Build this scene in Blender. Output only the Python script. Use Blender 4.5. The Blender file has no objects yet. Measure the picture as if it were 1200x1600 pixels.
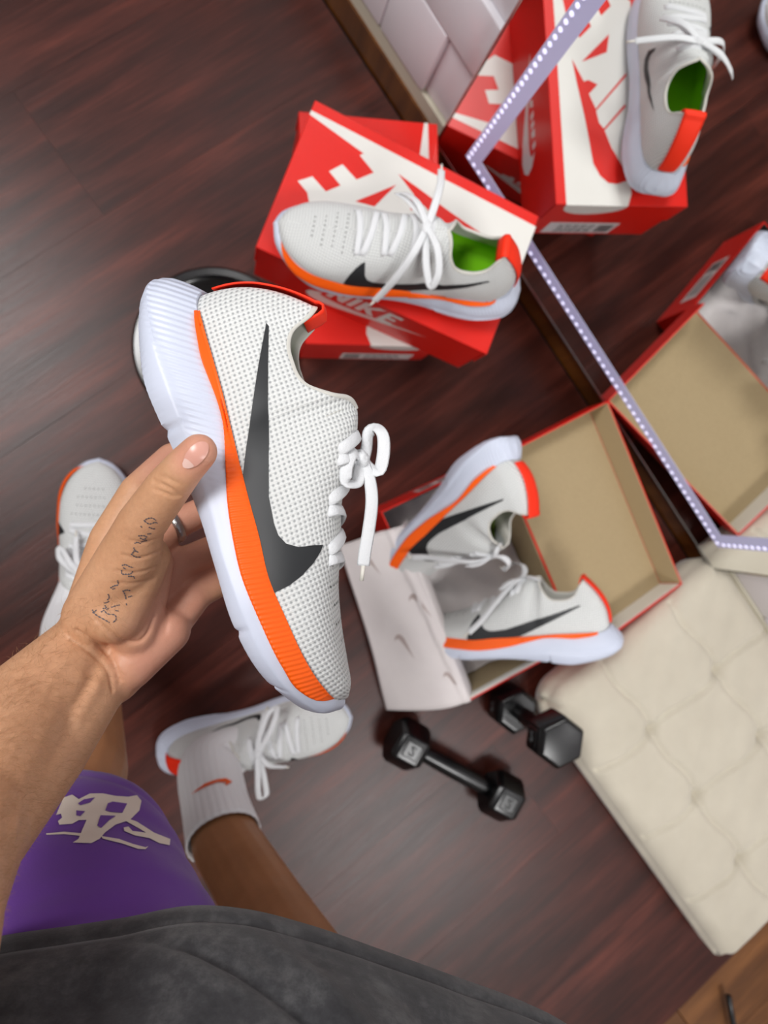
import bpy, bmesh, math, random
import numpy as np
from mathutils import Vector, Matrix
from mathutils.bvhtree import BVHTree
from mathutils.geometry import delaunay_2d_cdt

sc = bpy.context.scene
COL = sc.collection
random.seed(7)
rng = np.random.default_rng(7)

# ------------------------------------------------------------------ camera
F = 1119.85                      # focal length in pixels of the 1200x1600 frame
CAM = np.array([0.0, 0.0, 1.15])
RC = np.array([[.9755, 0.0, .2201], [-.0029, -.9999, .0131], [.2201, -.0134, -.9754]])   # right, down, forward
for _i in range(3):
    RC[_i] /= np.linalg.norm(RC[_i])
cd = bpy.data.cameras.new('camera')
cam = bpy.data.objects.new('camera', cd)
COL.objects.link(cam)
cam.matrix_world = Matrix(((RC[0][0], -RC[1][0], -RC[2][0], CAM[0]),
                           (RC[0][1], -RC[1][1], -RC[2][1], CAM[1]),
                           (RC[0][2], -RC[1][2], -RC[2][2], CAM[2]), (0, 0, 0, 1)))
cd.sensor_fit = 'VERTICAL'
cd.sensor_height = 36.0
cd.sensor_width = 27.0
cd.lens = F / 1600 * 36.0
cd.clip_start = 0.02
cd.dof.use_dof = True
cd.dof.focus_distance = 0.455
cd.dof.aperture_fstop = 6.2
sc.camera = cam

# ------------------------------------------------------------------ light
wd = bpy.data.worlds.new('room_air')
sc.world = wd
wd.use_nodes = True
wd.node_tree.nodes['Background'].inputs[0].default_value = (.9, .95, 1, 1)
wd.node_tree.nodes['Background'].inputs[1].default_value = 0.0

def area(name, loc, target, sx, sy, power, color):
    l = bpy.data.lights.new(name, 'AREA')
    l.shape = 'RECTANGLE'
    l.size, l.size_y = sx, sy
    l.energy = power
    l.color = color
    o = bpy.data.objects.new(name, l)
    COL.objects.link(o)
    o.location = loc
    o.rotation_euler = (Vector(target) - Vector(loc)).to_track_quat('-Z', 'Y').to_euler()
    return o
area('ceiling_light_far', (-1.40, .83, 3.2), (-.6, .4, 0), 1.3, .8, 98, (1, .992, .985))
area('ceiling_light_near', (.95, -1.95, 3.2), (.5, -1.0, 0), 1.25, .7, 74, (1, .992, .985))

sc.view_settings.view_transform = 'Standard'
sc.view_settings.look = 'None'
sc.view_settings.gamma = 1.0
sc.view_settings.use_curve_mapping = False
sc.view_settings.exposure = -0.20

# ------------------------------------------------------------------ pixel <-> world helpers
def ray(px, py):
    q = np.array([(px - 600) / F, (py - 800) / F, 1.0])
    w = RC.T @ q
    return w / np.linalg.norm(w)
def at(px, py, z=0.0):
    w = ray(px, py)
    return CAM + w * ((z - CAM[2]) / w[2])
def atd(px, py, d):
    return CAM + RC.T @ (np.array([(px - 600) / F, (py - 800) / F, 1.0]) * d)
TH = 0.63516
N = np.array([math.cos(TH), math.sin(TH), 0])      # from the room towards the mirror
T = np.array([N[1], -N[0], 0])                     # along the mirror wall
def nt(n, t, z=0.0):
    p = N * n + T * t
    return (p[0], p[1], z)

# ------------------------------------------------------------------ materials
def srgb(r, g, b):
    f = lambda c: (c / 255 / 12.92) if c / 255 <= .04045 else ((c / 255 + .055) / 1.055) ** 2.4
    return (f(r), f(g), f(b), 1)
class Mat:
    def __init__(s, name, color=(.8, .8, .8, 1), rough=.5, spec=.5, metal=0.0, coat=0.0, sheen=0.0, sss=0.0):
        s.m = bpy.data.materials.new(name)
        s.m.use_nodes = True
        s.t = s.m.node_tree
        s.b = s.t.nodes['Principled BSDF']
        s.b.inputs['Base Color'].default_value = color
        s.b.inputs['Roughness'].default_value = rough
        s.b.inputs['Specular IOR Level'].default_value = spec
        s.b.inputs['Metallic'].default_value = metal
        s.b.inputs['Coat Weight'].default_value = coat
        s.b.inputs['Sheen Weight'].default_value = sheen
        if sss:
            s.b.inputs['Subsurface Weight'].default_value = sss
            s.b.inputs['Subsurface Radius'].default_value = (.012, .005, .003)
            s.b.inputs['Subsurface Scale'].default_value = .5
    def n(s, typ, **kw):
        nd = s.t.nodes.new(typ)
        for k, v in kw.items():
            if k in nd.inputs.keys():
                nd.inputs[k].default_value = v
            else:
                setattr(nd, k, v)
        return nd
    def l(s, a, b):
        s.t.links.new(a, b)
    def math(s, op, a, b=None):
        nd = s.t.nodes.new('ShaderNodeMath')
        nd.operation = op
        for i, x in enumerate((a, b)):
            if x is None: continue
            if isinstance(x, (int, float)): nd.inputs[i].default_value = x
            else: s.l(x, nd.inputs[i])
        return nd.outputs[0]
    def coord(s, kind='Object', scale=(1, 1, 1), rot=(0, 0, 0)):
        tc = s.t.nodes.new('ShaderNodeTexCoord')
        mp = s.n('ShaderNodeMapping')
        mp.inputs['Scale'].default_value = scale
        mp.inputs['Rotation'].default_value = rot
        s.l(tc.outputs[kind], mp.inputs[0])
        return mp.outputs[0]
    def noise(s, vec, scale, detail=4, rough=.55):
        nd = s.n('ShaderNodeTexNoise')
        nd.inputs['Scale'].default_value = scale
        nd.inputs['Detail'].default_value = detail
        nd.inputs['Roughness'].default_value = rough
        s.l(vec, nd.inputs['Vector'])
        return nd.outputs[0]
    def ramp(s, fac, stops):
        r = s.t.nodes.new('ShaderNodeValToRGB')
        e = r.color_ramp.elements
        e[0].position, e[0].color = stops[0]
        e[1].position, e[1].color = stops[-1]
        for p, c in stops[1:-1]:
            k = e.new(p); k.color = c
        s.l(fac, r.inputs[0])
        return r.outputs[0]
    def mix(s, fac, a, b, mode='MIX'):
        m = s.t.nodes.new('ShaderNodeMix')
        m.data_type = 'RGBA'
        m.blend_type = mode
        for i, x in ((0, fac), (6, a), (7, b)):
            if isinstance(x, (int, float, tuple)): m.inputs[i].default_value = x
            else: s.l(x, m.inputs[i])
        return m.outputs[2]
    def base(s, c): s.l(c, s.b.inputs['Base Color'])
    def bump(s, h, strength=.3, dist=.001):
        b = s.n('ShaderNodeBump')
        b.inputs['Strength'].default_value = strength
        b.inputs['Distance'].default_value = dist
        s.l(h, b.inputs['Height'])
        s.l(b.outputs[0], s.b.inputs['Normal'])

# dark red-brown laminate, streaks run along each plank's own x
def wood(name, stops, rough=.36, sx=1.1, scale=26):
    M = Mat(name, rough=rough, spec=.30)
    oi = M.t.nodes.new('ShaderNodeObjectInfo')
    tc = M.t.nodes.new('ShaderNodeTexCoord')
    off = M.n('ShaderNodeVectorMath', operation='ADD')
    cmb = M.n('ShaderNodeCombineXYZ')
    rnd = M.math('MULTIPLY', oi.outputs['Random'], 17.0)
    M.l(rnd, cmb.inputs[0]); M.l(rnd, cmb.inputs[1])
    M.l(tc.outputs['Object'], off.inputs[0]); M.l(cmb.outputs[0], off.inputs[1])
    mp = M.n('ShaderNodeMapping'); mp.inputs['Scale'].default_value = (sx, 9, 1)
    M.l(off.outputs[0], mp.inputs[0])
    a = M.noise(mp.outputs[0], 2.3, 6, .6)
    mp2 = M.n('ShaderNodeMapping'); mp2.inputs['Scale'].default_value = (sx * 3, 170, 1)
    M.l(off.outputs[0], mp2.inputs[0])
    b = M.noise(mp2.outputs[0], 2.0, 5, .7)
    f = M.math('ADD', M.math('MULTIPLY', a, .68), M.math('MULTIPLY', b, .32))
    f = M.math('ADD', f, M.math('MULTIPLY', M.math('SUBTRACT', oi.outputs['Random'], .5), .03))
    M.base(M.ramp(f, stops))
    M.bump(b, .30, .0007)
    r = M.math('ADD', M.math('MULTIPLY', b, .16), rough - .08)
    M.l(r, M.b.inputs['Roughness'])
    return M.m
m_floor = wood('red_brown_laminate', [(.30, srgb(28, 9, 6)), (.46, srgb(57, 23, 16)), (.56, srgb(78, 35, 26)), (.72, srgb(116, 57, 44))], .33)
m_floor2 = wood('golden_brown_boards', [(.30, srgb(50, 26, 10)), (.5, srgb(98, 60, 28)), (.72, srgb(140, 92, 50))], .45)
m_trim = wood('brown_trim_wood', [(.3, srgb(44, 22, 8)), (.5, srgb(92, 52, 18)), (.7, srgb(120, 74, 30))], .3)
m_cream = Mat('cream_sill', srgb(196, 190, 172), .45).m
m_white_wall = Mat('white_gloss_brick', srgb(226, 222, 228), .22, .5).m
m_room = Mat('room_paint', srgb(166, 163, 160), .7).m
m_dark = Mat('dark_gap', srgb(14, 9, 8), .8).m

M = Mat('mirror_silver', (.93, .94, .93, 1), 0.0, metal=1.0)
m_mirror = M.m
m_steel = Mat('bright_edge', srgb(190, 190, 186), .25, metal=1.0).m
def emit(name, col, st):
    M = Mat(name, (.42, .42, .52, 1), .4)
    M.b.inputs['Emission Color'].default_value = col
    M.b.inputs['Emission Strength'].default_value = st
    return M.m
m_band = emit('frosted_lit_band', (.50, .50, .95, 1), .26)
m_led = emit('lit_bead', (.78, .74, 1, 1), 1.25)

def knit():
    M = Mat('white_knit', srgb(226, 226, 220), .78, .25, sheen=.15)
    uv = M.t.nodes.new('ShaderNodeTexCoord').outputs['UV']
    sp = M.n('ShaderNodeSeparateXYZ'); M.l(uv, sp.inputs[0])
    u, v = sp.outputs[0], sp.outputs[1]
    c = 2 * math.pi / .0062
    a = M.math('SINE', M.math('MULTIPLY', M.math('ADD', u, v), c))
    b = M.math('SINE', M.math('MULTIPLY', M.math('SUBTRACT', u, M.math('MULTIPLY', v, .9)), c))
    h = M.math('MULTIPLY', a, b)
    fine = M.math('SINE', M.math('MULTIPLY', u, 2 * math.pi / .0011))
    hole = M.n('ShaderNodeMapRange'); hole.inputs[1].default_value = -.05; hole.inputs[2].default_value = -.95
    M.l(h, hole.inputs[0])
    M.base(M.mix(hole.outputs[0], srgb(221, 223, 221), srgb(160, 163, 164)))
    M.bump(M.math('ADD', M.math('MULTIPLY', h, .8), M.math('MULTIPLY', fine, .12)), .55, .0008)
    return M.m
m_knit = knit()
def sole():
    M = Mat('white_foam', srgb(206, 213, 230), .42, .45)
    v = M.t.nodes.new('ShaderNodeTexCoord').outputs['Object']
    sp = M.n('ShaderNodeSeparateXYZ'); M.l(v, sp.inputs[0])
    x, z = sp.outputs[0], sp.outputs[2]
    w = M.math('SINE', M.math('MULTIPLY', M.math('ADD', M.math('MULTIPLY', x, .80), M.math('MULTIPLY', z, -.60)), 2 * math.pi / .0037))
    mk = M.n('ShaderNodeMapRange'); mk.inputs[1].default_value = .15; mk.inputs[2].default_value = .10
    M.l(x, mk.inputs[0])
    mk2 = M.n('ShaderNodeMapRange'); mk2.inputs[1].default_value = .012; mk2.inputs[2].default_value = .02
    M.l(z, mk2.inputs[0])
    M.bump(M.math('MULTIPLY', w, M.math('MULTIPLY', mk.outputs[0], mk2.outputs[0])), .35, .0009)
    return M.m
m_sole = sole()
M = Mat('orange_foam', srgb(255, 98, 0), .5, .4); m_orange = M.m
M = Mat('red_orange_tape', srgb(255, 52, 20), .55, .3)
M.bump(M.math('SINE', M.math('MULTIPLY', M.n('ShaderNodeSeparateXYZ').outputs[0], 1.0)), .0, .001)
m_tab = M.m
m_black_logo = Mat('charcoal_film', srgb(38, 40, 42), .5, .4).m
m_mark = Mat('black_print', srgb(22, 22, 24), .6).m
m_lime = Mat('lime_insole', srgb(116, 190, 12), .7, .2).m
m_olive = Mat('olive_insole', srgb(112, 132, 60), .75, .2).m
m_lining = Mat('pale_lining', srgb(206, 204, 196), .85, .2, sheen=.2).m
def lace_mat():
    M = Mat('white_lace', srgb(224, 226, 228), .8, .2, sheen=.2)
    v = M.coord('Object', (900, 900, 900))
    vo = M.n('ShaderNodeTexVoronoi'); vo.inputs['Scale'].default_value = 1.0
    M.l(v, vo.inputs['Vector'])
    M.bump(vo.outputs['Distance'], .35, .0005)
    return M.m
m_lace = lace_mat()
M = Mat('box_red', srgb(218, 28, 16), .36, .5); m_red = M.m
M = Mat('box_print_white', srgb(222, 220, 214), .4, .5); m_print = M.m
m_box_shade = Mat('box_lining_shade', srgb(58, 48, 42), .8).m  # shadow inside the open box, painted as a darker lining colour
M = Mat('kraft_board', srgb(196, 168, 122), .8, .2)
M.base(M.mix(M.noise(M.coord('Object', (90, 90, 90)), 3.0), srgb(160, 141, 108), srgb(176, 156, 121)))
m_kraft = M.m
m_boxwhite = Mat('white_board', srgb(226, 222, 212), .6).m
m_label = Mat('label_paper', srgb(220, 216, 214), .5).m
M = Mat('tissue_paper', srgb(226, 222, 220), .7, .2)
M.base(M.mix(M.noise(M.coord('Object', (1, 1, 1)), 16.0, 3), srgb(232, 226, 224), srgb(214, 206, 206)))
M.b.inputs['Transmission Weight'].default_value = 0.0
m_tissue = M.m
m_tissue_print = Mat('grey_tissue_print', srgb(178, 162, 158), .8).m
M = Mat('black_vinyl', srgb(13, 14, 15), .25, .5); m_vinyl = M.m
m_vinyl2 = Mat('worn_raised_number', srgb(60, 62, 63), .35, .5).m
m_disc = Mat('black_gloss_disc', srgb(12, 12, 12), .18, .5).m
m_disc_in = Mat('grey_disc_face', srgb(60, 58, 54), .35, .5).m
M = Mat('beige_suede', srgb(214, 205, 186), .9, .15, sheen=.35)
_n = M.noise(M.coord('Object', (1, 1, 1)), 14.0, 5, .6)
M.base(M.mix(_n, srgb(186, 178, 161), srgb(205, 198, 181)))
M.bump(M.noise(M.coord('Object', (1, 1, 1)), 500.0, 2), .15, .0006)
m_suede = M.m
m_metal = Mat('black_metal', srgb(16, 16, 18), .35).m
m_ring = Mat('hammered_silver', srgb(196, 196, 194), .28, metal=1.0)
m_ring.bump(m_ring.noise(m_ring.coord('Object', (1, 1, 1)), 420.0, 2), .6, .0008)
m_ring = m_ring.m

def skin():
    M = Mat('skin', rough=.46, spec=.4, sss=.12)
    at_ = M.t.nodes.new('ShaderNodeAttribute'); at_.attribute_name = 'tone'
    v = M.coord('Object', (1, 1, 1))
    n1 = M.noise(v, 30.0, 4)
    n2 = M.noise(v, 260.0, 4, .7)
    arm = M.mix(n1, srgb(208, 154, 114), srgb(230, 180, 142))
    arm = M.mix(M.math('MULTIPLY', n2, .35), arm, srgb(128, 80, 52))
    palm = M.mix(n1, srgb(202, 138, 116), srgb(218, 160, 138))
    leg = M.mix(n1, srgb(142, 96, 62), srgb(176, 124, 86))
    c = M.mix(M.math('MAXIMUM', M.math('MINIMUM', at_.outputs['Fac'], 1.0), 0.0), arm, palm)
    lg = M.math('MAXIMUM', M.math('MINIMUM', M.math('MULTIPLY', at_.outputs['Fac'], -1.0), 1.0), 0.0)
    c = M.mix(lg, c, leg)
    M.base(c)
    hair = M.noise(M.coord('Object', (1, 1, .3)), 420.0, 3, .8)
    M.bump(M.math('ADD', n2, M.math('MULTIPLY', hair, .6)), .22, .0012)
    return M.m
m_skin = skin()
m_nail = Mat('nail', srgb(214, 158, 142), .3, .5).m
m_nail_tip = Mat('nail_pale', srgb(226, 190, 178), .3, .5).m
m_ink = Mat('faded_ink', srgb(98, 92, 96), .6).m
m_crease = Mat('skin_crease', srgb(146, 88, 68), .6).m
M = Mat('white_rib_knit', srgb(228, 228, 230), .85, .2, sheen=.2)
m_sock = M.m
m_sock_logo = Mat('orange_embroidery', srgb(226, 92, 36), .7).m
M = Mat('purple_twill', srgb(92, 50, 132), .8, .2, sheen=.25)
_n = M.noise(M.coord('Object', (1, 1, 1)), 9.0, 4)
M.base(M.mix(_n, srgb(98, 54, 142), srgb(118, 72, 164)))
_w = M.noise(M.coord('Object', (1, 1, 1)), 600.0, 2)
M.bump(_w, .2, .0005)
m_purple = M.m
m_cream_print = Mat('cream_print', srgb(232, 220, 206), .6).m
M = Mat('washed_black_cotton', srgb(60, 60, 62), .92, .15, sheen=.2)
_n = M.noise(M.coord('Object', (1, 1, 1)), 12.0, 6, .65)
_n2 = M.noise(M.coord('Object', (1, 1, 1)), 90.0, 4, .7)
_f = M.math('ADD', M.math('MULTIPLY', _n, .6), M.math('MULTIPLY', _n2, .4))
M.base(M.ramp(_f, [(.32, srgb(36, 36, 38)), (.5, srgb(62, 62, 64)), (.7, srgb(100, 100, 100))]))
M.bump(M.noise(M.coord('Object', (1, 1, 1)), 700.0, 2), .25, .0006)
m_shirt = M.m

# ------------------------------------------------------------------ mesh helpers
def mesh(name, verts, faces, mat, smooth=True, uvs=None, sharp=None):
    me = bpy.data.meshes.new(name)
    me.from_pydata([tuple(map(float, v)) for v in verts], [], faces)
    if uvs is not None:
        ul = me.uv_layers.new(name='UVMap')
        flat = np.array([uvs[l.vertex_index] for l in me.loops], dtype=np.float32).ravel()
        ul.data.foreach_set('uv', flat)
    for m in (mat if isinstance(mat, (list, tuple)) else [mat]):
        me.materials.append(m)
    if smooth:
        me.polygons.foreach_set('use_smooth', [True] * len(me.polygons))
        if sharp: me.set_sharp_from_angle(angle=math.radians(sharp))
    me.update()
    return me
def link(name, me, parent=None, kind=None):
    o = bpy.data.objects.new(name, me)
    COL.objects.link(o)
    if parent is not None: o.parent = parent
    if kind: o['kind'] = kind
    return o
def obj(name, verts, faces, mat, parent=None, smooth=True, uvs=None, sharp=None, kind=None):
    return link(name, mesh(name, verts, faces, mat, smooth, uvs, sharp), parent, kind)
def thing(name, label, cat, group=None, mw=None):
    o = bpy.data.objects.new(name, None)
    COL.objects.link(o)
    o.empty_display_size = .05
    o['label'] = label; o['category'] = cat
    if group: o['group'] = group
    if mw is not None: o.matrix_world = mw
    return o
def tag(o, label, cat, group=None):
    o['label'] = label; o['category'] = cat
    if group: o['group'] = group
    return o
def bevel_box(sx, sy, sz, bev=.001, seg=1, c=(0, 0, 0)):
    bm = bmesh.new()
    bmesh.ops.create_cube(bm, size=1)
    for v in bm.verts:
        v.co = Vector((v.co.x * sx + c[0], v.co.y * sy + c[1], v.co.z * sz + c[2]))
    if bev > 0:
        bmesh.ops.bevel(bm, geom=bm.edges[:], offset=bev, segments=seg, affect='EDGES', profile=.6)
    V = [tuple(v.co) for v in bm.verts]
    bm.verts.index_update()
    Fc = [[v.index for v in f.verts] for f in bm.faces]
    bm.free()
    return V, Fc
def box_obj(name, sx, sy, sz, mat, parent=None, bev=.001, seg=1, c=(0, 0, 0), loc=None, rotz=None, kind=None):
    V, Fc = bevel_box(sx, sy, sz, bev, seg, c)
    o = obj(name, V, Fc, mat, parent, smooth=False, kind=kind)
    if loc is not None: o.location = loc
    if rotz is not None: o.rotation_euler[2] = rotz
    return o
def grid_faces(nr, nc, closed_c=False, flip=False):
    out = []
    for i in range(nr - 1):
        for j in range(nc if closed_c else nc - 1):
            k = (j + 1) % nc
            q = [i * nc + j, i * nc + k, (i + 1) * nc + k, (i + 1) * nc + j]
            out.append(q[::-1] if flip else q)
    return out
def catmull(pts, n):
    P = np.array(pts, float)
    m = len(P)
    t = np.zeros(m)
    for i in range(1, m): t[i] = t[i - 1] + max(1e-6, np.linalg.norm(P[i] - P[i - 1]) ** .5)
    return hermite(t, P, np.linspace(0, t[-1], n))
def hermite(x, Y, q):
    x = np.asarray(x, float); Y = np.asarray(Y, float)
    one = Y.ndim == 1
    if one: Y = Y[:, None]
    d = np.diff(Y, axis=0) / np.diff(x)[:, None]
    m = np.zeros_like(Y)
    m[0], m[-1] = d[0], d[-1]
    h = np.diff(x)[:, None]
    m[1:-1] = (d[:-1] * h[1:] + d[1:] * h[:-1]) / (h[1:] + h[:-1])
    same = d[:-1] * d[1:] <= 0
    m[1:-1][same] *= .25
    q = np.atleast_1d(np.asarray(q, float))
    i = np.clip(np.searchsorted(x, q) - 1, 0, len(x) - 2)
    hh = (x[i + 1] - x[i])[:, None]
    s = ((q - x[i])[:, None]) / hh
    r = (2 * s**3 - 3 * s**2 + 1) * Y[i] + (s**3 - 2 * s**2 + s) * hh * m[i] + (-2 * s**3 + 3 * s**2) * Y[i + 1] + (s**3 - s**2) * hh * m[i + 1]
    return r[:, 0] if one else r
def ribbon_mesh(lines, width, thick, name='lace', mat=None):
    """flat lace ribbons; lines = [(points, normals)]"""
    V, Fc = [], []
    for P, Nn in lines:
        P = np.array(P, float); Nn = np.array(Nn, float)
        n = len(P)
        Tg = np.gradient(P, axis=0)
        Tg /= np.linalg.norm(Tg, axis=1)[:, None] + 1e-12
        S = np.cross(Nn, Tg); S /= np.linalg.norm(S, axis=1)[:, None] + 1e-12
        U = np.cross(Tg, S)
        o = len(V)
        prof = [(-.5, 0), (-.36, .5), (0, .62), (.36, .5), (.5, 0), (.36, -.5), (0, -.5), (-.36, -.5)]
        for i in range(n):
            for a, b in prof:
                V.append(P[i] + S[i] * a * width + U[i] * b * thick)
        k = len(prof)
        for i in range(n - 1):
            for j in range(k):
                Fc.append([o + i * k + j, o + i * k + (j + 1) % k, o + (i + 1) * k + (j + 1) % k, o + (i + 1) * k + j])
        Fc.append([o + j for j in range(k)][::-1])
        Fc.append([o + (n - 1) * k + j for j in range(k)])
    return mesh(name, V, Fc, mat or m_lace)
def tube_pts(P, r, n=10, cap=True):
    P = np.array(P, float)
    R_ = np.full(len(P), r) if np.isscalar(r) else np.array(r, float)
    Tg = np.gradient(P, axis=0); Tg /= np.linalg.norm(Tg, axis=1)[:, None] + 1e-12
    a = np.array([0, 0, 1.0]) if abs(Tg[0][2]) < .9 else np.array([1.0, 0, 0])
    V = []
    for i in range(len(P)):
        s = np.cross(a, Tg[i]); s /= np.linalg.norm(s); u = np.cross(Tg[i], s); a = u
        for k in range(n):
            th = 2 * math.pi * k / n
            V.append(P[i] + R_[i] * (math.cos(th) * s + math.sin(th) * u))
    Fc = grid_faces(len(P), n, True)
    if cap:
        Fc.append(list(range(n))[::-1]); Fc.append([(len(P) - 1) * n + k for k in range(n)])
    return V, Fc
def lathe(prof, n=48):
    V, Fc = [], []
    for r, z in prof:
        for k in range(n):
            a = 2 * math.pi * k / n
            V.append((r * math.cos(a), r * math.sin(a), z))
    Fc = grid_faces(len(prof), n, True)
    Fc.append(list(range(n))[::-1]); Fc.append([(len(prof) - 1) * n + k for k in range(n)])
    return V, Fc
def fill(outline, step=None, holes=()):
    """triangulate a 2-D outline, optionally with interior grid points"""
    P = [Vector(map(float, p)) for p in outline]
    if step:
        D = []
        for i in range(len(P)):
            a, b = P[i], P[(i + 1) % len(P)]
            n = max(1, int((b - a).length / step))
            D += [a + (b - a) * k / n for k in range(n)]
        P = D
    pts = list(P)
    face = [list(range(len(P)))]
    if step:
        A = np.array([(p.x, p.y) for p in P])
        x0, y0 = A.min(0); x1, y1 = A.max(0)
        def inside(x, y):
            c = False
            for i in range(len(A)):
                (xa, ya), (xb, yb) = A[i], A[i - 1]
                if (ya > y) != (yb > y) and x < (xb - xa) * (y - ya) / (yb - ya + 1e-12) + xa: c = not c
            return c
        for x in np.arange(x0, x1, step):
            for y in np.arange(y0, y1, step):
                if inside(x, y) and np.min(np.hypot(A[:, 0] - x, A[:, 1] - y)) > step * .4:
                    pts.append(Vector((x, y)))
    r = delaunay_2d_cdt(pts, [], face, 1, 1e-7)
    return [(v.x, v.y) for v in r[0]], [list(f) for f in r[2]]
def smooth_outline(pts, n=80, closed=True):
    P = list(pts)
    if closed: P = P + [P[0]]
    return [tuple(p) for p in catmull([(a, b) for a, b in P], n)][:-1 if closed else None]

# canonical hooked tick logo: tail tip at (1, .36)
TICK = [(1.0, .345), (.62, .185), (.40, .075), (.24, .005), (.13, .0), (.045, .04), (.005, .12), (.012, .22), (.05, .31), (.10, .375),
        (.085, .30), (.095, .235), (.135, .195), (.20, .185), (.29, .195), (.55, .245)]

# ------------------------------------------------------------------ setting: floor
HALF_W, PL = .105, 1.26
floor = bpy.data.objects.new('floor', None); COL.objects.link(floor); floor['kind'] = 'structure'
V, Fc = bevel_box(3.5, 5.8, .02, 0)
o = obj('subfloor', V, Fc, m_dark, floor, smooth=False); o.location = nt(-1.14, 0, -.0194); o.rotation_euler[2] = TH
plank_me = None
V, Fc = bevel_box(PL - .0003, 2 * HALF_W - .0003, .009, 0)
plank_me = mesh('plank', V, Fc, m_floor, smooth=False)
row = 0
t = 1.23 - HALF_W
seam_n = float(at(565, 1284)[:2] @ N[:2])          # the visible cross joint
while t > -2.0:
    base = seam_n if row == 3 else seam_n + [0.0, .42, -.38, 0, .31, -.5][row % 6] + (0 if row else .2)
    x = base + PL / 2
    while x - PL / 2 > -2.4: x -= PL
    x += PL / 2
    while x - PL / 2 < .6:
        lo, hi = x - PL / 2, min(x + PL / 2, .604)
        if hi - lo > .05:
            if hi < x + PL / 2 - .001:
                V, Fc = bevel_box(hi - lo - .0003, 2 * HALF_W - .0003, .009, 0)
                p = obj('plank', V, Fc, m_floor, floor, smooth=False)
            else:
                p = link('plank', plank_me, floor)
            p.location = nt((lo + hi) / 2, t, -.0045); p.rotation_euler[2] = TH
        x += PL
    t -= 2 * HALF_W; row += 1
floor2 = bpy.data.objects.new('floor', None); COL.objects.link(floor2); floor2['kind'] = 'structure'
for i in range(14):
    for j in range(3):
        V, Fc = bevel_box(1.0 - .001, .12 - .001, .009, .001)
        p = obj('plank', V, Fc, m_floor2, floor2, smooth=False)
        p.location = nt(-1.9 + j * 1.0 + .5 + (.3 if i % 2 else 0), 1.23 + .06 + i * .12, -.0045); p.rotation_euler[2] = TH

# setting: walls and ceiling (white room, outside the frame except the mirror wall)
def wall(name, n0, n1, t0, t1, z0, z1, mat):
    o = box_obj(name, abs(n1 - n0), abs(t1 - t0), z1 - z0, mat, None, 0, loc=nt((n0 + n1) / 2, (t0 + t1) / 2, (z0 + z1) / 2), rotz=TH, kind='structure')
    return o
wall_right = wall('wall_right', .622, .66, -2.9, 2.9, 0, 3.3, m_white_wall)
wall('wall_left', -2.9, -2.86, -2.9, 2.9, 0, 3.3, m_room)
wall('wall_front', -2.9, .62, -2.94, -2.9, 0, 3.3, m_room)
wall('wall_back', -2.9, .62, 2.9, 2.94, 0, 3.3, m_room)
wall('ceiling', -2.9, .66, -2.94, 2.94, 3.3, 3.34, m_room)
wall('baseboard_right', .607, .622, -2.9, 2.9, 0, .060, m_trim)
wall('trim_1', .611, .622, -2.9, 2.9, .060, .088, m_cream)
# white relief bricks of the mirror wall (only beside the mirror)
def brick(t0, t1, z0, z1, proud):
    V, Fc = bevel_box(proud + .012, t1 - t0 - .0004, z1 - z0 - .0004, min(.006, proud * .7), 2)
    o = obj('brick', V, Fc, m_white_wall, wall_right, smooth=True, sharp=35)
    w = Vector(nt(.622 - proud + (proud + .012) / 2, (t0 + t1) / 2, (z0 + z1) / 2))
    o.parent = wall_right
    o.matrix_parent_inverse = wall_right.matrix_world.inverted()
    o.location = w; o.rotation_euler[2] = TH
bpy.context.view_layer.update()
rows = [(.090, .222), (.222, .323), (.323, .424), (.424, .525), (.525, .626)]
for r, (z0, z1) in enumerate(rows):
    edges = {0: [-1.1, -.86, -.65, -.436, -.326, -.12], 1: [-1.1, -.9, -.72, -.50, -.39, -.262, -.10], 2: [-1.1, -.85, -.61, -.43, -.30, -.10]}.get(r, [-1.1, -.92, -.66, -.47, -.33, -.1])
    for a, b in zip(edges[:-1], edges[1:]):
        pr = .014 if (r == 0 and b < -.3) or (r == 1 and b < -.2) else random.uniform(.004, .006)
        brick(a, b, z0, z1, pr)
    ed = [.50, .70, .86, 1.05, 1.3] if r % 2 == 0 else [.50, .62, .80, .97, 1.2]
    for a, b in zip(ed[:-1], ed[1:]):
        brick(a, b, z0, z1, random.uniform(.008, .012))

# ------------------------------------------------------------------ mirror with lit band
MW = Matrix(((T[0], -N[0], 0, N[0] * .592), (T[1], -N[1], 0, N[1] * .592), (0, 0, 1, 0), (0, 0, 0, 1)))
MW = Matrix(((T[0], 0, -N[0], N[0] * .592), (T[1], 0, -N[1], N[1] * .592), (0, 1, 0, 0), (0, 0, 0, 1)))
mirror = thing('mirror', 'tall wall mirror with a glowing lavender LED band inset from its edge', 'mirror', mw=MW)
A0, A1, Z0, Z1 = -.255, .577, .079, 1.68
V, Fc = bevel_box(A1 - A0, Z1 - Z0, .010, .0012)
g = obj('glass', [(x + (A0 + A1) / 2, y + (Z0 + Z1) / 2, z - .005) for x, y, z in V], Fc, m_mirror, mirror, smooth=False)
V, Fc = bevel_box(A1 - A0 + .006, .006, .014, .001)
obj('edge_strip', [(x + (A0 + A1) / 2, y + Z0 - .003, z - .006) for x, y, z in V], Fc, m_steel, mirror, smooth=False)
for xe in (A0 - .0015, A1 + .0015):
    V, Fc = bevel_box(.003, Z1 - Z0, .014, .0008)
    obj('edge_strip', [(x + xe, y + (Z0 + Z1) / 2, z - .006) for x, y, z in V], Fc, m_steel, mirror, smooth=False)
bi, bw = .050, .026
x0, x1, y0, y1 = A0 + bi, A1 - bi, Z0 + bi, Z1 - bi
ring = [(x0, y0), (x1, y0), (x1, y1), (x0, y1)]
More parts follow.
